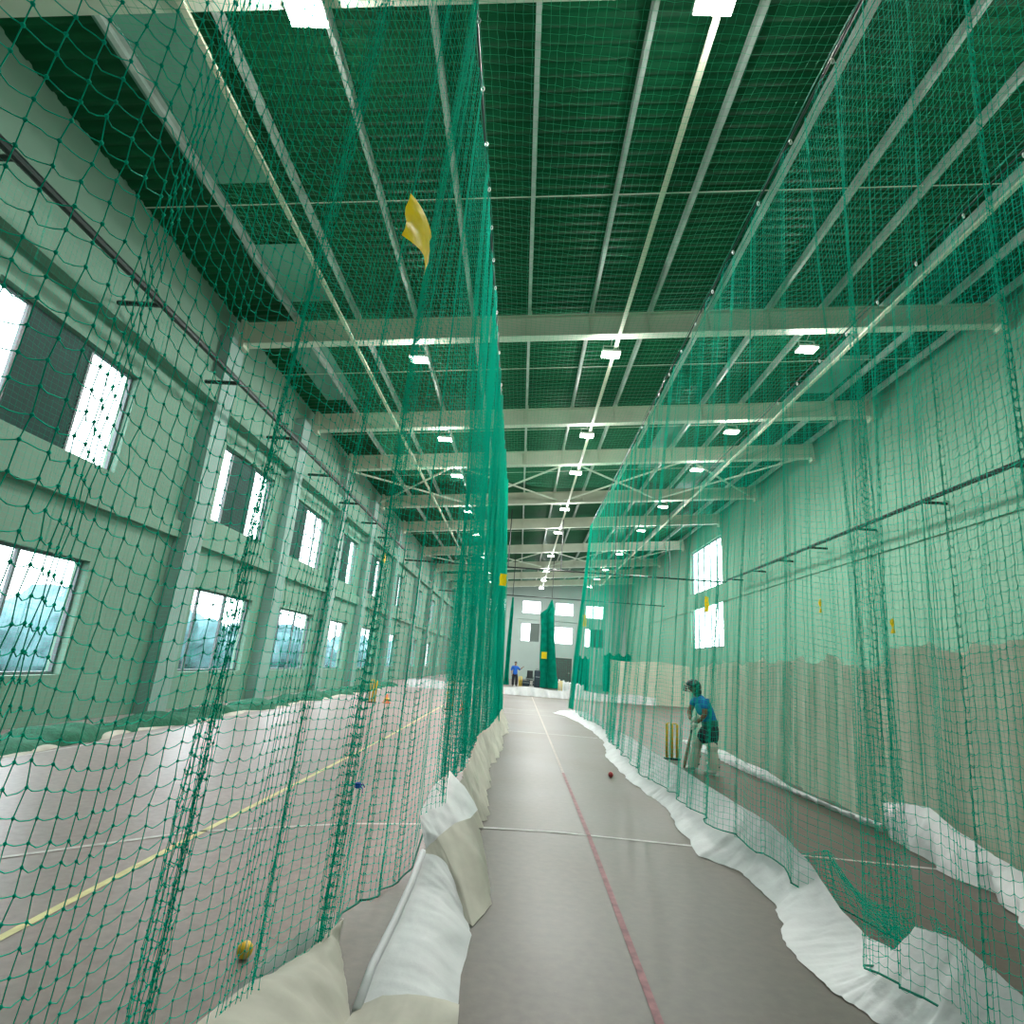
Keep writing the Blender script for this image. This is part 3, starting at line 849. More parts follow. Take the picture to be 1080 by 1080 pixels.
b2, _ = bundle('bundled_net', 'thick gathered green net standing between the end windows', [(2.35, 45, .02, .62), (2.3, 45, .9, .52), (2.2, 45, 2.2, .45), (2.1, 45, 4, .42), (2.0, 45, 5.6, .40), (2.25, 45, 6.0, .22), (2.3, 45, 6.75, .03)], M['net_far'], 2)
r45 = rail('net_rail', 'thin black pipe rail across the far end carrying the bundled nets', (-6.8, 45, 6.85), (11.2, 45, 6.85), 'drop_rod',
     [[(x, 45, 6.85), (x, 45, beam_bot(x) + .66)] for x in (-.82, 2.3, 5.2, 8.3)], rad=.04)
# dense nets of the farthest lanes
def lane_net(label, x, y0, y1, z0, z1, cell, seed, fold=.10):
    t = thing('cricket_net', label, 'net')
    ys_, ds_ = columns(y0, y1, cell, 1.3, fold, [(y0 + .9 * i, 5) for i in range(1, int((y1 - y0) / .9))], seed)
    bo = np.stack([x + ds_, ys_, z0 + 0 * ys_], 1); to = np.stack([x + ds_ * .5, ys_, z1 + 0 * ys_], 1)
    fnet(bo, to, int((z1 - z0) / cell), cell, .0022, t, M['net_far'], seed=seed)
    return t
lane_net('green net hanging along a lane beyond the cross rail, blank-wall side', 5.1, 33, 44.5, .02, 6.75, .12, 41)
lane_net('green net hanging along a lane beyond the cross rail, window side', -3.9, 32.2, 44.5, .02, 6.75, .12, 43)
def drape(label, x0, x1, y, z0, z1, seed):
    t = thing('draped_net', label, 'net', ((x0 + x1) / 2, y, 0))
    Gs = []
    for i, x in enumerate(np.linspace(x0, x1, 90)):
        Gs.append([(x - (x0 + x1) / 2, .09 * math.sin(i * 1.3 + seed) + .05 * math.sin(i * .37) + .12 * math.sin(j * .5), z0 + (z1 - z0 + .12 * math.sin(i * .21 + seed)) * j / 10) for j in range(11)])
    MB().sheet(Gs).build('folded_net', M['bundle'], t, smooth=False)
    return t
drape('short green net hung as a curtain beside the dark end door', 4.35, 5.6, 46.2, .02, 2.5, 1)
drape('heap of dark green netting hung low beyond the cross net', 6.7, 8.9, 46.4, .02, 2.9, 4)

# ------------------------------------------------------------------ tarpaulin skirts along the aisle
def noise1(x, s): return math.sin(x * 1.0 + s) * .5 + math.sin(x * 2.3 + 1.7 * s) * .3 + math.sin(x * 4.9 + .6 * s) * .2
def cloth(name, top, bot, n, m_rows, matl, parent, bulge=(0, 0, 0), wr=.02, seed=1, fold=6.0, crease=0.0, ck=3.0):
    """sheet between two poly-lines, crumpled"""
    top = np.array(top, float); bot = np.array(bot, float)
    def rs(a):
        d = np.r_[0, np.cumsum(np.linalg.norm(np.diff(a, axis=0), axis=1))]; d /= d[-1]
        u = np.linspace(0, 1, n)
        return np.stack([np.interp(u, d, a[:, c]) for c in range(3)], 1)
    if len(top) == len(bot):
        u0 = np.linspace(0, 1, len(top)); u = np.linspace(0, 1, n)
        T = np.stack([np.interp(u, u0, top[:, c]) for c in range(3)], 1); B = np.stack([np.interp(u, u0, bot[:, c]) for c in range(3)], 1)
    else:
        T, B = rs(top), rs(bot)
    L = float(np.linalg.norm(np.diff(B, axis=0), axis=1).sum())
    Gs = []
    for i in range(n):
        s = i / (n - 1) * L
        row = []
        for j in range(m_rows + 1):
            f = j / m_rows
            p = B[i] * (1 - f) + T[i] * f
            env = math.sin(PI * f)
            nrm = np.cross(B[min(i + 1, n - 1)] - B[max(i - 1, 0)], T[i] - B[i]); nn = np.linalg.norm(nrm); nrm = nrm / nn if nn > 1e-6 else np.array([0, 0, 1.])
            p = p + np.array(bulge) * env
            p = p + nrm * wr * (noise1(s * fold + f * 2.1, seed) + .5 * noise1(s * fold * 2.7 - f * 4, seed + 2)) * (.35 + .65 * env + .3 * (1 - f))
            if crease:
                def tri(v): v = v - math.floor(v); return abs(2 * v - 1) * 2 - 1
                w_ = .25 + .75 * (1 - f)
                p = p + np.array([-nrm[0], -nrm[1], 0]) * crease * w_ * (tri(s * ck + .15 * math.sin(s * 3) + .25 * f) + .6 * tri(s * ck * 1.73 + seed - .3 * f) + .35 * tri(s * ck * 3.1 + 2 * seed))
            p[2] = max(p[2], .006 + .002 * (j % 2))
            row.append(tuple(p))
        Gs.append(row)
    return MB().sheet(Gs).build(name, matl, parent, smooth=True)

# aisle-side skirt of the batsman's net: foot line on the floor, top line up the net
footB = [(1.30, 21.2), (1.66, 20.3), (1.94, 18.3), (2.05, 16), (2.09, 14.3), (1.92, 12.6), (1.76, 11.4), (1.78, 9.9), (1.78, 9.2), (1.86, 8.3), (1.93, 7.8), (1.84, 6.9), (1.77, 5.8), (2.02, 5.4), (1.99, 4.7), (1.80, 4.2), (1.77, 3.95), (1.79, 3.66), (1.83, 3.48), (1.95, 3.2), (1.98, 2.9), (1.95, 2.4)]
topB = [(1.55, 21.2, .10), (1.95, 20.3, .22), (2.2, 18.3, .30), (2.25, 16, .31), (2.25, 14.3, .32), (2.22, 12.6, .36), (2.2, 11.4, .40), (2.2, 9.9, .40), (2.2, 9.2, .40), (2.2, 8.3, .42), (2.2, 7.8, .42), (2.2, 6.9, .42), (2.22, 5.8, .42), (2.24, 5.4, .42), (2.24, 4.75, .33), (2.24, 4.3, .16), (2.24, 4.0, .12), (2.24, 3.75, .17), (2.24, 3.56, .36), (2.25, 3.25, .42), (2.25, 2.9, .36), (2.25, 2.4, .36)]
cloth('skirt', topB, [(x, y, .006) for x, y in footB], 640, 14, M['tarp'], netB, bulge=(.04, 0, .0), wr=.012, seed=2, fold=2.4, crease=.022, ck=1.05)
# loose netting that has slipped over behind the skirt
for (ya, yb, nn) in ((2.5, 3.4, 40), (3.7, 5.1, 70)):
    g = np.random.default_rng(int(ya * 10))
    cc = np.linspace(ya, yb, nn)
    bo = np.stack([2.42 + .10 * np.sin(cc * 5) + g.normal(0, .02, nn), cc, .03 + 0 * cc], 1)
    to = np.stack([2.32 + .05 * np.sin(cc * 7) + g.normal(0, .02, nn), cc + .12, .36 + .08 * np.sin(cc * 6)], 1)
    fnet(bo, to, 14, .03, .0016, netB, M['net'], seed=int(ya * 3), name='slack_netting')

# skirt of the far side of the batsman's lane
cloth('skirt', [(4.40, 15.3, .03), (4.40, 14, .10), (4.38, 12.6, .16), (4.36, 11.5, .12), (4.34, 10.5, .14), (4.32, 9.6, .06), (4.34, 8.4, .05), (4.36, 7.3, .09)],
      [(4.25, 15.3, .006), (4.15, 14, .006), (4.20, 12.3, .006), (4.18, 11.5, .006), (4.2, 10.5, .006), (4.24, 9.6, .006), (4.3, 8.4, .006), (4.34, 7.3, .006)], 260, 8, M['tarp'], netC, bulge=(-.05, 0, .03), wr=.018, seed=4, fold=5, crease=.03, ck=3.1)
cloth('skirt', [(4.33, 7.25, .34), (4.33, 6.9, .40), (4.33, 6.45, .46), (4.30, 6.05, .34), (4.28, 5.6, .26), (4.26, 5.3, .22), (4.2, 4.7, .22), (4.1, 4.0, .2)],
      [(4.34, 7.2, .01), (4.22, 6.85, .006), (4.12, 6.2, .006), (4.02, 5.8, .006), (4.12, 5.4, .006), (3.86, 4.95, .006), (3.70, 4.6, .006), (3.7, 4.0, .006)], 240, 12, M['tarp'], netC, bulge=(-.03, 0, .03), wr=.022, seed=6, fold=3.2, crease=.035, ck=1.2)

# skirts of the window-lane net: crumpled pieces that spill into the aisle
pA = [(-.62, 3.02, .015), (-.63, 3.35, .03), (-.61, 3.75, .07), (-.59, 4.15, .14), (-.585, 4.45, .24)]
qA = [(-.17, 3.02, .006), (-.19, 3.42, .006), (-.17, 3.85, .006), (-.22, 4.05, .02), (-.30, 4.25, .12)]
cloth('skirt', pA, qA, 120, 16, M['tarp'], netA, bulge=(.02, 0, .06), wr=.010, seed=3, fold=6, crease=.016, ck=3.1)
rope('hem_roll', [(-.62, 3.0, .03), (-.64, 3.35, .045), (-.62, 3.75, .085), (-.60, 4.15, .155), (-.585, 4.45, .25)], .022, M['tarp'], netA, 8)
cloth('skirt', [(-.585, 4.46, .25), (-.50, 4.52, .33), (-.40, 4.72, .38), (-.27, 4.95, .38)],
      [(-.40, 4.20, .05), (-.17, 3.98, .006), (-.07, 4.34, .006), (-.13, 4.75, .006)], 50, 10, M['tarp_dirty'], netA, bulge=(.03, -.02, 0), wr=.02, seed=8, fold=6)
cloth('skirt', [(-.60, 4.52, .30), (-.68, 4.75, .42), (-.66, 5.2, .52), (-.58, 5.75, .56)],
      [(-.56, 4.50, .22), (-.45, 4.62, .28), (-.34, 4.85, .34), (-.28, 5.5, .30)], 50, 8, M['tarp'], netA, bulge=(0, 0, .02), wr=.02, seed=5, fold=7)
cloth('skirt', [(-.48, 5.6, .42), (-.50, 6.3, .46), (-.50, 7.0, .45), (-.52, 7.8, .46), (-.54, 8.6, .44), (-.56, 9.6, .46), (-.46, 10.8, .44), (-.42, 12, .44), (-.40, 13.5, .42), (-.38, 15, .4), (-.38, 16.6, .36)],
      [(-.27, 5.6, .10), (-.30, 6.15, .006), (-.22, 6.6, .006), (-.34, 7.2, .006), (-.28, 8.0, .006), (-.38, 9.0, .006), (-.28, 10.2, .006), (-.20, 11.4, .006), (-.30, 12.8, .006), (-.16, 14.2, .006), (-.2, 16.5, .006)], 360, 10, M['tarp_dirty'], netA, bulge=(.0, 0, .0), wr=.015, seed=9, fold=3.6, crease=.04, ck=1.5)
# the nearest, soiled piece
cloth('skirt', [(-1.06, 1.0, .28), (-1.05, 2.2, .30), (-1.04, 2.7, .22), (-1.02, 3.05, .13), (-.95, 3.42, .10), (-.90, 3.62, .10)],
      [(-.52, 1.0, .02), (-.50, 2.2, .02), (-.55, 2.7, .02), (-.66, 3.02, .02), (-.80, 3.40, .03), (-.88, 3.58, .03)], 70, 10, M['tarp_dirty'], netA, bulge=(0, 0, .07), wr=.02, seed=12, fold=5)
cloth('skirt', [(-1.12, 2.6, .16), (-1.10, 3.0, .16), (-1.02, 3.35, .16), (-.94, 3.62, .16)],
      [(-1.08, 2.6, .03), (-1.05, 3.0, .03), (-.98, 3.35, .03), (-.92, 3.60, .04)], 50, 5, M['tarp'], netA, wr=.015, seed=14, fold=6)
# soiled tail that curls over at the front end
cloth('skirt', [(-.63, 3.05, .02), (-.52, 3.05, .07), (-.40, 3.05, .085), (-.28, 3.07, .07), (-.17, 3.12, .03)],
      [(-.66, 2.55, .006), (-.52, 2.5, .02), (-.40, 2.5, .03), (-.28, 2.55, .02), (-.15, 2.7, .006)], 60, 10, M['tarp_dirty'], netA, bulge=(0, 0, .03), wr=.010, seed=15, fold=8)

# white tarpaulin bundle lying by the far door
tp = thing('tarpaulin', 'white tarpaulin sheet bunched over the floor beside the dark end door', 'tarpaulin', (3.4, 41, 0))
Gs = []
for i in range(40):
    u = i / 39
    Gs.append([(-.55 + 1.7 * u + .05 * math.sin(i), .25 - .5 * f + .06 * math.sin(i * .9), max(.005, (.75 - .25 * u) * (1 - abs(2 * f - 1) ** 2.2) + .05 * math.sin(i * .8 + f * 3))) for f in np.linspace(0, 1, 13)])
MB().sheet(Gs).build('sheet', M['tarp'], tp, smooth=True)

# ------------------------------------------------------------------ yellow tags hanging on the nets
def net_tag(c, ax, w, h, label, folded=False):
    t = thing('net_tag', label, 'tag', c, 'yellow tags hung on the nets')
    a = Vector(ax).normalized(); up = Vector((0, 0, 1)); nr = a.cross(up).normalized()
    n = 8
    Gs = []
    for i in range(n + 1):
        u = i / n - .5
        Gs.append([tuple(a * (u * w) + up * (v * h) + nr * (.18 * w * (math.cos(u * 2.6) - .6) + .01 * math.sin(9 * v + 5 * u))) for v in np.linspace(-.5, .5, 7)])
    MB().sheet(Gs).build('card', M['tag'], t, smooth=True)
    return t, a, up, nr
net_tag((-.66, 2.45, 3.69), (.22, 1, .0), .30, .25, 'large yellow foil tag high up on the aisle net, seen against the roof')
net_tag((-.30, 8.0, 2.72), (.9, .5, 0), .11, .17, 'pale yellow tag on the gathered far end of the aisle net')
net_tag((-6.75, 26.5, 6.0), (0, 1, 0), .55, .42, 'small yellow tag near the rail along the window wall')
net_tag((4.40, 13.6, 3.28), (.8, 1, 0), .25, .36, 'yellow tag in front of the two tall wall windows')
net_tag((4.42, 8.5, 2.74), (.4, 1, 0), .13, .20, 'yellow tag hanging midway on the net behind the batsman')
net_tag((4.42, 6.88, 2.34), (.4, 1, 0), .13, .17, 'yellow tag low on the net above the scalloped canvas')
net_tag((1.9, 44.50, 2.4), (1, .1, 0), .42, .5, 'yellow tag on the thick gathered net at the far end')
net_tag((2.3, 21.0, 3.3), (.9, .2, 0), .16, .42, 'narrow yellow tag at the far edge of the batsman net')

# ------------------------------------------------------------------ stumps and balls
def stumps(loc, label, h=.72, group=None, rz=0.0):
    t = thing('cricket_stumps', label, 'stumps', loc, rz=rz)
    b = MB().box((0, 0, .018), (.30, .10, .035), ch=.008)
    b.build('base', M['stumpbase'], t)
    for k in (-1, 0, 1):
        MB().lathe([(0, .036), (.026, .036), (.026, h - .02), (.02, h), (0, h)], (k * .1, 0, 0), 12).build('stump', M['stump'], t, smooth=True)
    for k in (-1, 1):
        MB().tube([(k * .05 - .05, 0, h + .006), (k * .05 - .02, 0, h + .008), (k * .05 + .02, 0, h + .008), (k * .05 + .05, 0, h + .006)], [.006, .009, .009, .006], 8).build('bail', M['stump'], t)
    return t
stumps((-4.78, 19.6, 0), 'yellow spring stumps on the window lane beside the farther orange cone')
stumps((-2.13, 19.1, 0), 'yellow spring stumps half hidden by the gathered aisle net', .95)
stumps((3.11, 11.9, 0), 'yellow stumps standing behind the batsman', .66)
stumps((.20, 42.5, 0), 'yellow stumps beside the man in the blue shirt', .75)
stumps((2.95, 40.2, 0), 'yellow stumps in front of the bunched white tarpaulin', .7)

def cone(loc, label):
    t = thing('marker_cone', label, 'cone', loc)
    MB().lathe([(0, .012), (.15, .012), (.15, .0), (.16, .0), (.16, .022), (.115, .03), (.03, .27), (.02, .28), (0, .28)], (0, 0, 0), 18).build('cone_body', M['orange'], t, smooth=True)
    MB().lathe([(.092, .10), (.094, .10), (.070, .16), (.068, .16)], (0, 0, .0), 18).build('band', M['stump'], t, smooth=True)
cone((-4.38, 20.0, 0), 'small orange cone beside the stumps of the window lane')
cone((-1.72, 19.4, 0), 'small orange cone beside the stumps behind the aisle net')

def ball(loc, r, m, label, rz):
    t = thing('cricket_ball', label, 'ball', loc, rz=rz)
    prof = [(r * math.sin(a), -r * math.cos(a)) for a in np.linspace(0, PI, 17)]
    MB().lathe(prof, (0, 0, r), 28).build('cover', m, t, smooth=True)
    s = MB()
    for o in (-.10, 0, .10):
        rr = r * math.cos(o) * 1.006
        s.tube([(r * math.sin(o), rr * math.cos(a), r + rr * math.sin(a)) for a in np.linspace(0, 2 * PI, 33)], r * .022, 5, cap=False)
    s.build('seam', M['seam'], t, smooth=True)
ball((-1.32, 3.40, 0), .04, M['yball'], 'yellow ball lying on the floor behind the net', .6)
ball((1.53, 9.44, 0), .042, M['rball'], 'red ball on the aisle floor by the white tarpaulin', .9)

# ------------------------------------------------------------------ people
def skin_mesh(name, pts, edges, m, parent, root=0, sub=2):
    """pts: list of (x,y,z,rx[,ry])"""
    me = bpy.data.meshes.new(name)
    me.from_pydata([p[:3] for p in pts], edges, [])
    o = bpy.data.objects.new(name, me); COL.objects.link(o)
    sk = o.modifiers.new('s', 'SKIN'); sk.use_smooth_shade = True; sk.branch_smoothing = .4
    for i, p in enumerate(pts):
        d = me.skin_vertices[0].data[i]
        d.radius = (p[3], p[4] if len(p) > 4 else p[3])
        d.use_root = (i == root)
    ss = o.modifiers.new('u', 'SUBSURF'); ss.levels = sub; ss.render_levels = sub
    dg = bpy.context.evaluated_depsgraph_get()
    me2 = bpy.data.meshes.new_from_object(o.evaluated_get(dg), depsgraph=dg)
    bpy.data.objects.remove(o); bpy.data.meshes.remove(me)
    me2.name = name
    me2.materials.clear()
    for p in me2.polygons: p.use_smooth = True
    return mk(name, me2, m, parent)

def ellip(mb, c, rx, ry, rz, rot=None, seg=16, a0=0.0, a1=PI):
    vs = []; fs = []
    A = np.linspace(a0, a1, 11)
    for k in range(seg):
        t = 2 * PI * k / seg
        for a in A:
            v = Vector((rx * math.sin(a) * math.cos(t), ry * math.sin(a) * math.sin(t), rz * math.cos(a)))
            if rot is not None: v = rot @ v
            vs.append(v + Vector(c))
    n = len(A)
    for k in range(seg):
        k2 = (k + 1) % seg
        for i in range(n - 1):
            fs.append((k * n + i, k2 * n + i, k2 * n + i + 1, k * n + i + 1))
    mb.add(vs, fs)

def fingers(mb, c, d, side, r=.011, L=.075):
    """four curled fingers and a thumb round a handle that runs along d through c; side points from the handle to the palm"""
    d = Vector(d).normalized(); s = Vector(side).normalized(); s = (s - d * s.dot(d)).normalized(); t = d.cross(s)
    R = .028
    for q, ln in zip((-1.5, -.5, .5, 1.5), (.80, 1.0, .95, .75)):
        o = Vector(c) + d * (q * .021)
        pts = [o + s * (R * math.cos(a)) + t * (R * math.sin(a)) for a in np.linspace(.2, .2 + 4.2 * ln, 8)]
        mb.tube(pts, [r, r, r, r * .97, r * .95, r * .9, r * .85, r * .6], 7)
    o = Vector(c) - d * .03
    mb.tube([o + s * (R * math.cos(a)) + t * (R * math.sin(a)) - d * (.004 * i) for i, a in enumerate(np.linspace(-.2, -2.2, 6))], [r * 1.2, r * 1.2, r * 1.1, r * 1.05, r, r * .7], 7)

# ---- batsman: side-on stance, bent over the bat, head towards the bowler's far side
BX, BY = 3.32, 10.58
bat_man = thing('person', 'batsman in blue shirt, dark shorts, helmet and white pads, bent over his bat', 'person', (BX, BY, 0))
def b_(x, y, z, *r): return (x - BX, y - BY, z, *r)
body = [b_(3.42, 10.58, .80, .10, .09), b_(3.41, 10.58, .92, .10, .09), b_(3.36, 10.58, 1.06, .12, .105), b_(3.28, 10.58, 1.19, .125, .12), b_(3.22, 10.58, 1.27, .055), b_(3.17, 10.57, 1.33, .065), b_(3.14, 10.56, 1.40, .085, .08), b_(3.15, 10.56, 1.47, .06),
        # near leg 8-12
        b_(3.44, 10.47, .73, .078), b_(3.42, 10.44, .44, .060), b_(3.46, 10.44, .24, .052), b_(3.44, 10.44, .07, .04), b_(3.30, 10.42, .035, .032),
        # far leg 13-17
        b_(3.40, 10.69, .73, .078), b_(3.25, 10.74, .44, .060), b_(3.22, 10.76, .24, .052), b_(3.19, 10.77, .07, .04), b_(3.05, 10.77, .035, .032),
        # near arm 18-21
        b_(3.28, 10.40, 1.19, .062), b_(3.28, 10.36, .97, .046), b_(3.20, 10.42, .86, .036), b_(3.13, 10.48, .80, .032),
        # far arm 22-25
        b_(3.22, 10.74, 1.18, .062), b_(3.12, 10.74, .98, .046), b_(3.10, 10.64, .90, .036), b_(3.09, 10.54, .86, .032), b_(3.045, 10.56, 1.385, .016)]
ed = [(0, 1), (1, 2), (2, 3), (3, 4), (4, 5), (5, 6), (6, 7), (0, 8), (8, 9), (9, 10), (10, 11), (11, 12), (0, 13), (13, 14), (14, 15), (15, 16), (16, 17), (3, 18), (18, 19), (19, 20), (20, 21), (3, 22), (22, 23), (23, 24), (24, 25), (6, 26)]
skin_mesh('body', body, ed, M['skin'], bat_man)
g = .022
jer = [b_(3.43, 10.58, .74, .155, .14), b_(3.42, 10.58, .84, .16, .145), b_(3.40, 10.58, .94, .15, .135), b_(3.36, 10.58, 1.07, .16, .145), b_(3.28, 10.58, 1.19, .145, .14), b_(3.22, 10.58, 1.26, .07),
       b_(3.28, 10.41, 1.19, .082), b_(3.285, 10.37, 1.04, .07), b_(3.22, 10.74, 1.18, .082), b_(3.15, 10.75, 1.05, .07)]
skin_mesh('shirt', jer, [(0, 1), (1, 2), (2, 3), (3, 4), (4, 5), (4, 6), (6, 7), (4, 8), (8, 9)], M['blue'], bat_man)
# pale side panel and green hem band on the shirt
G1 = [[b_(3.36 - .05 * math.cos(a) * (1 + .0) - .02 + .10 * (1 - f) - .02, 10.58 - .185 + .03 * abs(a), .98 + .22 * f)[:3] for f in np.linspace(0, 1, 5)] for a in np.linspace(-1.3, 1.3, 7)]
skin_mesh('shirt_hem', [b_(3.44, 10.58, .72, .165, .15), b_(3.43, 10.58, .80, .17, .155), b_(3.41, 10.58, .93, .165, .15)], [(0, 1), (1, 2)], M['tealgreen'], bat_man)
skin_mesh('shirt_panel', [b_(3.17, 10.47, 1.14, .07, .06), b_(3.20, 10.45, 1.05, .085, .065), b_(3.26, 10.45, .95, .085, .06)], [(0, 1), (1, 2)], M['ltblue'], bat_man)
sh = [b_(3.43, 10.58, .86, .165, .15), b_(3.43, 10.58, .74, .185, .165), b_(3.43, 10.46, .66, .145), b_(3.39, 10.445, .45, .135), b_(3.40, 10.70, .66, .145), b_(3.30, 10.72, .46, .13)]
skin_mesh('shorts', sh, [(0, 1), (1, 2), (2, 3), (1, 4), (4, 5)], M['navy'], bat_man)
def pad(knee, ank, fw, name='batting_pad'):
    """leg guard: curved shield from ankle to above the knee, facing fw, with ribs"""
    knee = Vector(knee); ank = Vector(ank); fw = Vector(fw).normalized()
    up = (knee - ank).normalized(); sd = up.cross(fw).normalized(); fw = sd.cross(up)
    Lh = (knee - ank).length
    Gs = []
    for k, a in enumerate(np.linspace(-1.75, 1.75, 22)):
        row = []
        for f in np.linspace(-.06, 1.36, 24):
            w = .074 + .012 * math.sin(PI * min(1, max(0, f))) + (.012 if .92 < f < 1.12 else 0)
            if f > 1.15: w -= .10 * (f - 1.15)
            rib = .008 * abs(math.sin(a * 4.5)) + (.010 if (abs(f - .95) < .03 or abs(f - 1.08) < .03) else 0)
            p = ank + up * (Lh * f) + (fw * math.cos(a) + sd * math.sin(a)) * (w + rib)
            row.append(tuple(p))
        Gs.append(row)
    o = MB().sheet(Gs).build(name, M['padw'], bat_man, smooth=True)
    s = MB()
    for f in (.12, .48, 1.16):
        c = ank + up * (Lh * f)
        s.tube([c + (fw * math.cos(a) + sd * math.sin(a)) * .084 for a in np.linspace(1.6, 2 * PI - 1.6, 12)], .013, 6)
    s.build('strap', M['strap'], o)
pad(b_(3.42, 10.44, .44)[:3], b_(3.45, 10.44, .09)[:3], (-.75, -.6, .1))
pad(b_(3.25, 10.74, .44)[:3], b_(3.20, 10.765, .09)[:3], (-.8, -.55, .15))
for (ax, ay) in ((3.44, 10.44), (3.19, 10.77)):
    skin_mesh('shoe', [b_(ax + .05, ay, .045, .045), b_(ax - .03, ay, .055, .05, .045), b_(ax - .12, ay - .01, .04, .045, .036), b_(ax - .19, ay - .015, .034, .035, .03)], [(0, 1), (1, 2), (2, 3)], M['shoe'], bat_man)
hm = MB()
hc = Vector(b_(3.145, 10.56, 1.425)[:3])
RH = Matrix.Rotation(.28, 3, 'Y')
ellip(hm, hc, .135, .115, .125, RH, 20, 0, 1.75)
hm.add([hc + RH @ Vector((-.115 - .07 * (1 - abs(s) / .10) * t, s, .0 + .012 * t)) for t in (0, 1) for s in (-.10, -.05, 0, .05, .10)], [(i, i + 1, i + 6, i + 5) for i in range(4)])
hel = hm.build('helmet', M['helmet'], bat_man, smooth=True)
gm = MB()
for z in (-.05, -.085, -.12):
    gm.tube([hc + RH @ Vector((-.155 * math.cos(a), .12 * math.sin(a), z)) for a in np.linspace(-1.2, 1.2, 10)], .006, 5)
for a in (-.5, .5):
    gm.tube([hc + RH @ Vector((-.15 * math.cos(a), .12 * math.sin(a), z)) for z in (-.02, -.12)], .006, 5)
gm.build('face_guard', M['strap'], hel)
hb_ = MB(); ellip(hb_, hc + Vector((.07, 0, -.10)), .07, .085, .09, None, 12); hb_.build('neck_guard', M['helmet'], hel, smooth=True)
for sy in (-.032, .032):
    em = MB(); ellip(em, Vector(b_(3.066, 10.56 + sy, 1.415)[:3]), .012, .015, .010, None, 8); em.build('eye', M['glove'], bat_man, smooth=True)
# gloves closed round the bat handle
h0, h1 = Vector(b_(3.145, 10.53, .93)[:3]), Vector(b_(3.055, 10.46, .62)[:3])
dh = (h0 - h1).normalized()
for (cp, wr) in ((h1 + dh * .24, (3.09, 10.54, .86)), (h1 + dh * .13, (3.13, 10.48, .80))):
    mb = MB()
    wv = Vector(b_(*wr)[:3])
    side = (wv + Vector((.08, -.02, .03)) - cp)
    ellip(mb, cp + side.normalized() * .035, .045, .042, .055, None, 12)
    fingers(mb, cp, dh, side, r=.016)
    mb.tube([cp + side.normalized() * .04, cp + side.normalized() * .10], [.045, .05], 10)
    mb.build('batting_glove', M['glove'], bat_man, smooth=True)

bt = thing('cricket_bat', 'wooden bat held low by the batsman, its toe near the floor', 'bat', (h1.x + BX, h1.y + BY, h1.z))
hA = Vector((0, 0, 0)); up = dh
MB().tube([hA, hA + up * .31], .016, 10).build('handle', M['grip'], bt, smooth=True)
sdv = Vector((.42, 1, 0)) - up * up.dot(Vector((.42, 1, 0))); sdv.normalize(); nv = sdv.cross(up).normalized()
Gs = []
for k in range(13):
    a = 2 * PI * k / 12
    row = []
    for f, w, th_ in ((-.02, .012, .014), (.02, .03, .02), (.07, .052, .022), (.3, .054, .026), (.48, .054, .028), (.54, .05, .02), (.56, .03, .012), (.565, .002, .002)):
        row.append(tuple(hA - up * f + sdv * (w * math.copysign(abs(math.cos(a)) ** .5, math.cos(a))) + nv * (th_ * math.copysign(abs(math.sin(a)) ** .7, math.sin(a)))))
    Gs.append(row)
MB().sheet(Gs).build('blade', M['wood'], bt, smooth=True)

# ---- man in blue at the far end, seen from behind with one arm out
MX, MY = -.22, 43.6
man = thing('person', 'man in bright blue shirt and dark trousers at the far end, one arm out', 'person', (MX, MY, 0))
def S(*p): return p
pb = [(0, 0, .92, .13, .12), (0, 0, 1.08, .12, .11), (0, 0, 1.24, .14, .12), (0, 0, 1.40, .13, .12), (0, 0, 1.50, .055), (0, -.01, 1.58, .075), (0, -.01, 1.67, .09, .085), (0, 0, 1.74, .06),
      (-.09, 0, .86, .10), (-.11, .01, .48, .065), (-.12, .03, .10, .045), (-.13, -.12, .04, .036),
      (.09, 0, .86, .10), (.12, .01, .48, .065), (.14, .03, .10, .045), (.15, -.12, .04, .036),
      (-.20, 0, 1.40, .065), (-.26, .02, 1.14, .05), (-.24, -.10, .94, .038), (-.23, -.14, .86, .032),
      (.20, 0, 1.40, .065), (.30, .06, 1.18, .05), (.46, .14, 1.32, .040), (.54, .17, 1.40, .032), (0, -.105, 1.635, .016)]
pe = [(0, 1), (1, 2), (2, 3), (3, 4), (4, 5), (5, 6), (6, 7), (0, 8), (8, 9), (9, 10), (10, 11), (0, 12), (12, 13), (13, 14), (14, 15), (3, 16), (16, 17), (17, 18), (18, 19), (3, 20), (20, 21), (21, 22), (22, 23), (6, 24)]
skin_mesh('body', pb, pe, M['skin'], man)
hm = MB()
for s, p in ((1, (.58, .19, 1.43)), (-1, (-.23, -.15, .79))):
    c = Vector(p)
    ellip(hm, c, .035, .025, .045, None, 10)
    for q, ln in zip((-.027, -.009, .009, .027), (.07, .085, .08, .06)):
        dirv = Vector((.75, .2, .6)) if s > 0 else Vector((.1, -.15, -1))
        hm.tube([c + Vector((q * (.4 if s > 0 else 1), q, 0)), c + Vector((q * .4, q, 0)) + dirv.normalized() * ln * .6, c + Vector((q * .4, q + .01, 0)) + dirv.normalized() * ln + Vector((0, 0, -.01))], [.011, .010, .008], 6)
    hm.tube([c + Vector((-.02, -.02, 0)), c + Vector((-.03, -.05, .02 * s))], [.012, .009], 6)
hm.build('hand', M['skin'], man, smooth=True)
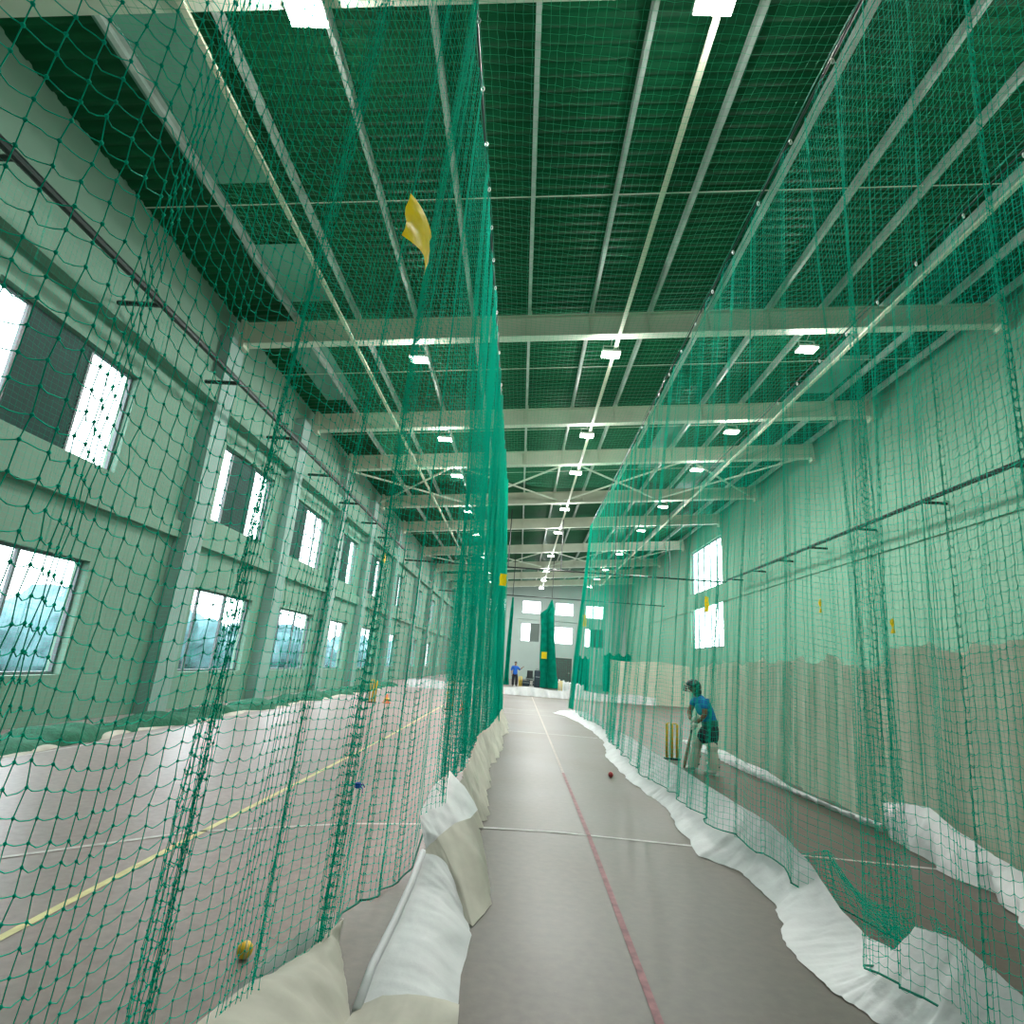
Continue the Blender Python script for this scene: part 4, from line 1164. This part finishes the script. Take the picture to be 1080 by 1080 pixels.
skin_mesh('shirt', [(0, 0, .80, .185, .165), (0, 0, .92, .185, .165), (0, 0, 1.08, .18, .155), (0, 0, 1.24, .20, .165), (0, 0, 1.40, .18, .16), (0, 0, 1.48, .085), (-.22, 0, 1.40, .10), (-.29, .02, 1.10, .085), (.22, 0, 1.40, .10), (.33, .07, 1.16, .085)],
          [(0, 1), (1, 2), (2, 3), (3, 4), (4, 5), (4, 6), (6, 7), (4, 8), (8, 9)], M['bluer'], man)
skin_mesh('trousers', [(0, 0, 1.0, .16, .145), (0, 0, .88, .165, .15), (-.10, 0, .80, .13), (-.12, .01, .48, .11), (-.12, .03, .05, .10), (.10, 0, .80, .13), (.13, .01, .48, .11), (.14, .03, .05, .10)],
          [(0, 1), (1, 2), (2, 3), (3, 4), (1, 5), (5, 6), (6, 7)], M['trousers'], man)
for sx in (-.125, .145):
    skin_mesh('shoe', [(sx, .05, .05, .045), (sx, -.05, .05, .048), (sx, -.16, .038, .04)], [(0, 1), (1, 2)], M['strap'], man)
hr = MB(); ellip(hr, (0, .028, 1.69), .10, .10, .10, Matrix.Rotation(-.45, 3, 'X'), 16, 0, 1.75); hr.build('hair', M['hair'], man, smooth=True)
for sx in (-.033, .033):
    em = MB(); ellip(em, (sx, -.088, 1.665), .014, .010, .009, None, 8); em.build('eye', M['glove'], man, smooth=True)

# ------------------------------------------------------------------ odds and ends at the far end
ch = thing('office_chair', 'black chair standing beyond the man in blue', 'chair', (.95, 46.5, 0))
MB().box((0, 0, .48), (.48, .46, .08), ch=.03).build('seat', M['chairm'], ch, smooth=True)
Gs = [[(u * (.25 - .03 * v), .22 + .05 * v - .06 * u * u, .56 + .62 * v) for v in np.linspace(0, 1, 8)] for u in np.linspace(-1, 1, 9)]
MB().sheet(Gs).sheet([[(p[0], p[1] + .04, p[2]) for p in r] for r in Gs]).build('backrest', M['chairm'], ch, smooth=True)
for s in (-1, 1):
    MB().tube([(s * .27, .15, .48), (s * .29, .12, .70), (s * .29, -.15, .70)], .02, 6).build('armrest', M['chairm'], ch)
MB().tube([(0, 0, .45), (0, 0, .12)], .03, 8).build('pedestal', M['chairm'], ch)
for q in range(5):
    a = 2 * PI * q / 5
    MB().tube([(0, 0, .12), (.27 * math.cos(a), .27 * math.sin(a), .05)], [.025, .018], 6).build('leg', M['chairm'], ch)
def bag(loc, label, d, rz):
    t = thing('kit_bag', label, 'bag', loc, rz=rz)
    MB().box((0, 0, d[2] / 2 + .005), d, ch=min(d) * .22).build('bag_body', M['bagm'], t, smooth=True)
    MB().tube([(-d[0] * .25, 0, d[2] - .01), (-d[0] * .18, 0, d[2] + .09), (d[0] * .18, 0, d[2] + .09), (d[0] * .25, 0, d[2] - .01)], .015, 6).build('handle', M['strap'], t)
    MB().tube([(-d[0] * .42, -d[1] * .51, d[2] * .62), (d[0] * .42, -d[1] * .51, d[2] * .62)], .008, 5).build('zip', M['hook'], t)
bag((1.45, 44.2, 0), 'upright dark kit bag against the thick gathered net', (.42, .34, 1.25), .2)
bag((.55, 45.8, 0), 'low dark kit bag lying on the floor beside the black chair', (.8, .35, .42), .1)
bag((1.62, 47.2, 0), 'low dark kit bag lying behind the upright bag', (.8, .35, .40), -.2)

# ------------------------------------------------------------------ outdoors seen through the windows
def trees(x, seed, y0, y1, h):
    g = random.Random(seed)
    mb = MB()
    y = y0
    while y < y1:
        r = g.uniform(1.6, 3.0)
        cx, cz = x + g.uniform(-1.5, 1.5), h - r * g.uniform(.5, 1.2)
        vs = []; fs = []
        bm = bmesh.new(); bmesh.ops.create_icosphere(bm, subdivisions=3, radius=r)
        for v in bm.verts:
            n = v.co.normalized(); s = 1 + .16 * math.sin(n.x * 9 + y) * math.sin(n.y * 8 + seed) + .12 * math.sin(n.z * 13 + y * 2) + g.uniform(-.07, .07)
            v.co = Vector((v.co.x * s, v.co.y * s, v.co.z * s)) + Vector((cx, y, cz))
        bm.verts.index_update()
        vs = [v.co.copy() for v in bm.verts]; fs = [[v.index for v in f.verts] for f in bm.faces]
        bm.free(); mb.add(vs, fs)
        y += r * .9
    return mb
o = trees(-24, 4, -10, 110, 2.6).build('treeline', M['leaf'], smooth=True); o['kind'] = 'stuff'
tag(o, 'hazy blue-green trees outside the window wall', 'trees')
o = struct(MB().add([(-60, -30, -1.2), (-8.6, -30, -1.2), (-8.6, 100, -1.2), (-60, 100, -1.2)], [(0, 1, 2, 3)]).build('outside_ground', M['ground']))

# ------------------------------------------------------------------ light
w = bpy.data.worlds.new('sky'); scn.world = w; w.use_nodes = True
nt = w.node_tree
bg = nt.nodes['Background']
bg.inputs['Color'].default_value = (0.92, 0.97, 1.0, 1)
bg.inputs['Strength'].default_value = 5.0
def portal(c, rot, sx, sy):
    ld = bpy.data.lights.new('window_daylight', 'AREA'); ld.shape = 'RECTANGLE'; ld.size = sx; ld.size_y = sy
    ld.cycles.is_portal = True
    o = bpy.data.objects.new('window_daylight', ld); link(o); o.location = c; o.rotation_euler = rot
for wv in WIN:
    for zz in (UP, LO):
        portal((XL - .2, (wv[0] + wv[1]) / 2, sum(zz) / 2), (0, -PI / 2, 0), zz[1] - zz[0], wv[1] - wv[0])
for wv in RWIN:
    portal((XR + .2, (wv[0] + wv[1]) / 2, (wv[2] + wv[3]) / 2), (0, PI / 2, 0), wv[3] - wv[2], wv[1] - wv[0])
for wv in EW:
    portal(((wv[0] + wv[1]) / 2, Y1 + .2, (wv[2] + wv[3]) / 2), (-PI / 2, 0, 0), wv[1] - wv[0], wv[3] - wv[2])

scn.view_settings.view_transform = 'Standard'
scn.view_settings.look = 'None'
scn.view_settings.exposure = 0.78
cy = scn.cycles
cy.max_bounces = 8; cy.diffuse_bounces = 5; cy.glossy_bounces = 3; cy.transparent_max_bounces = 8
cy.sample_clamp_indirect = 6
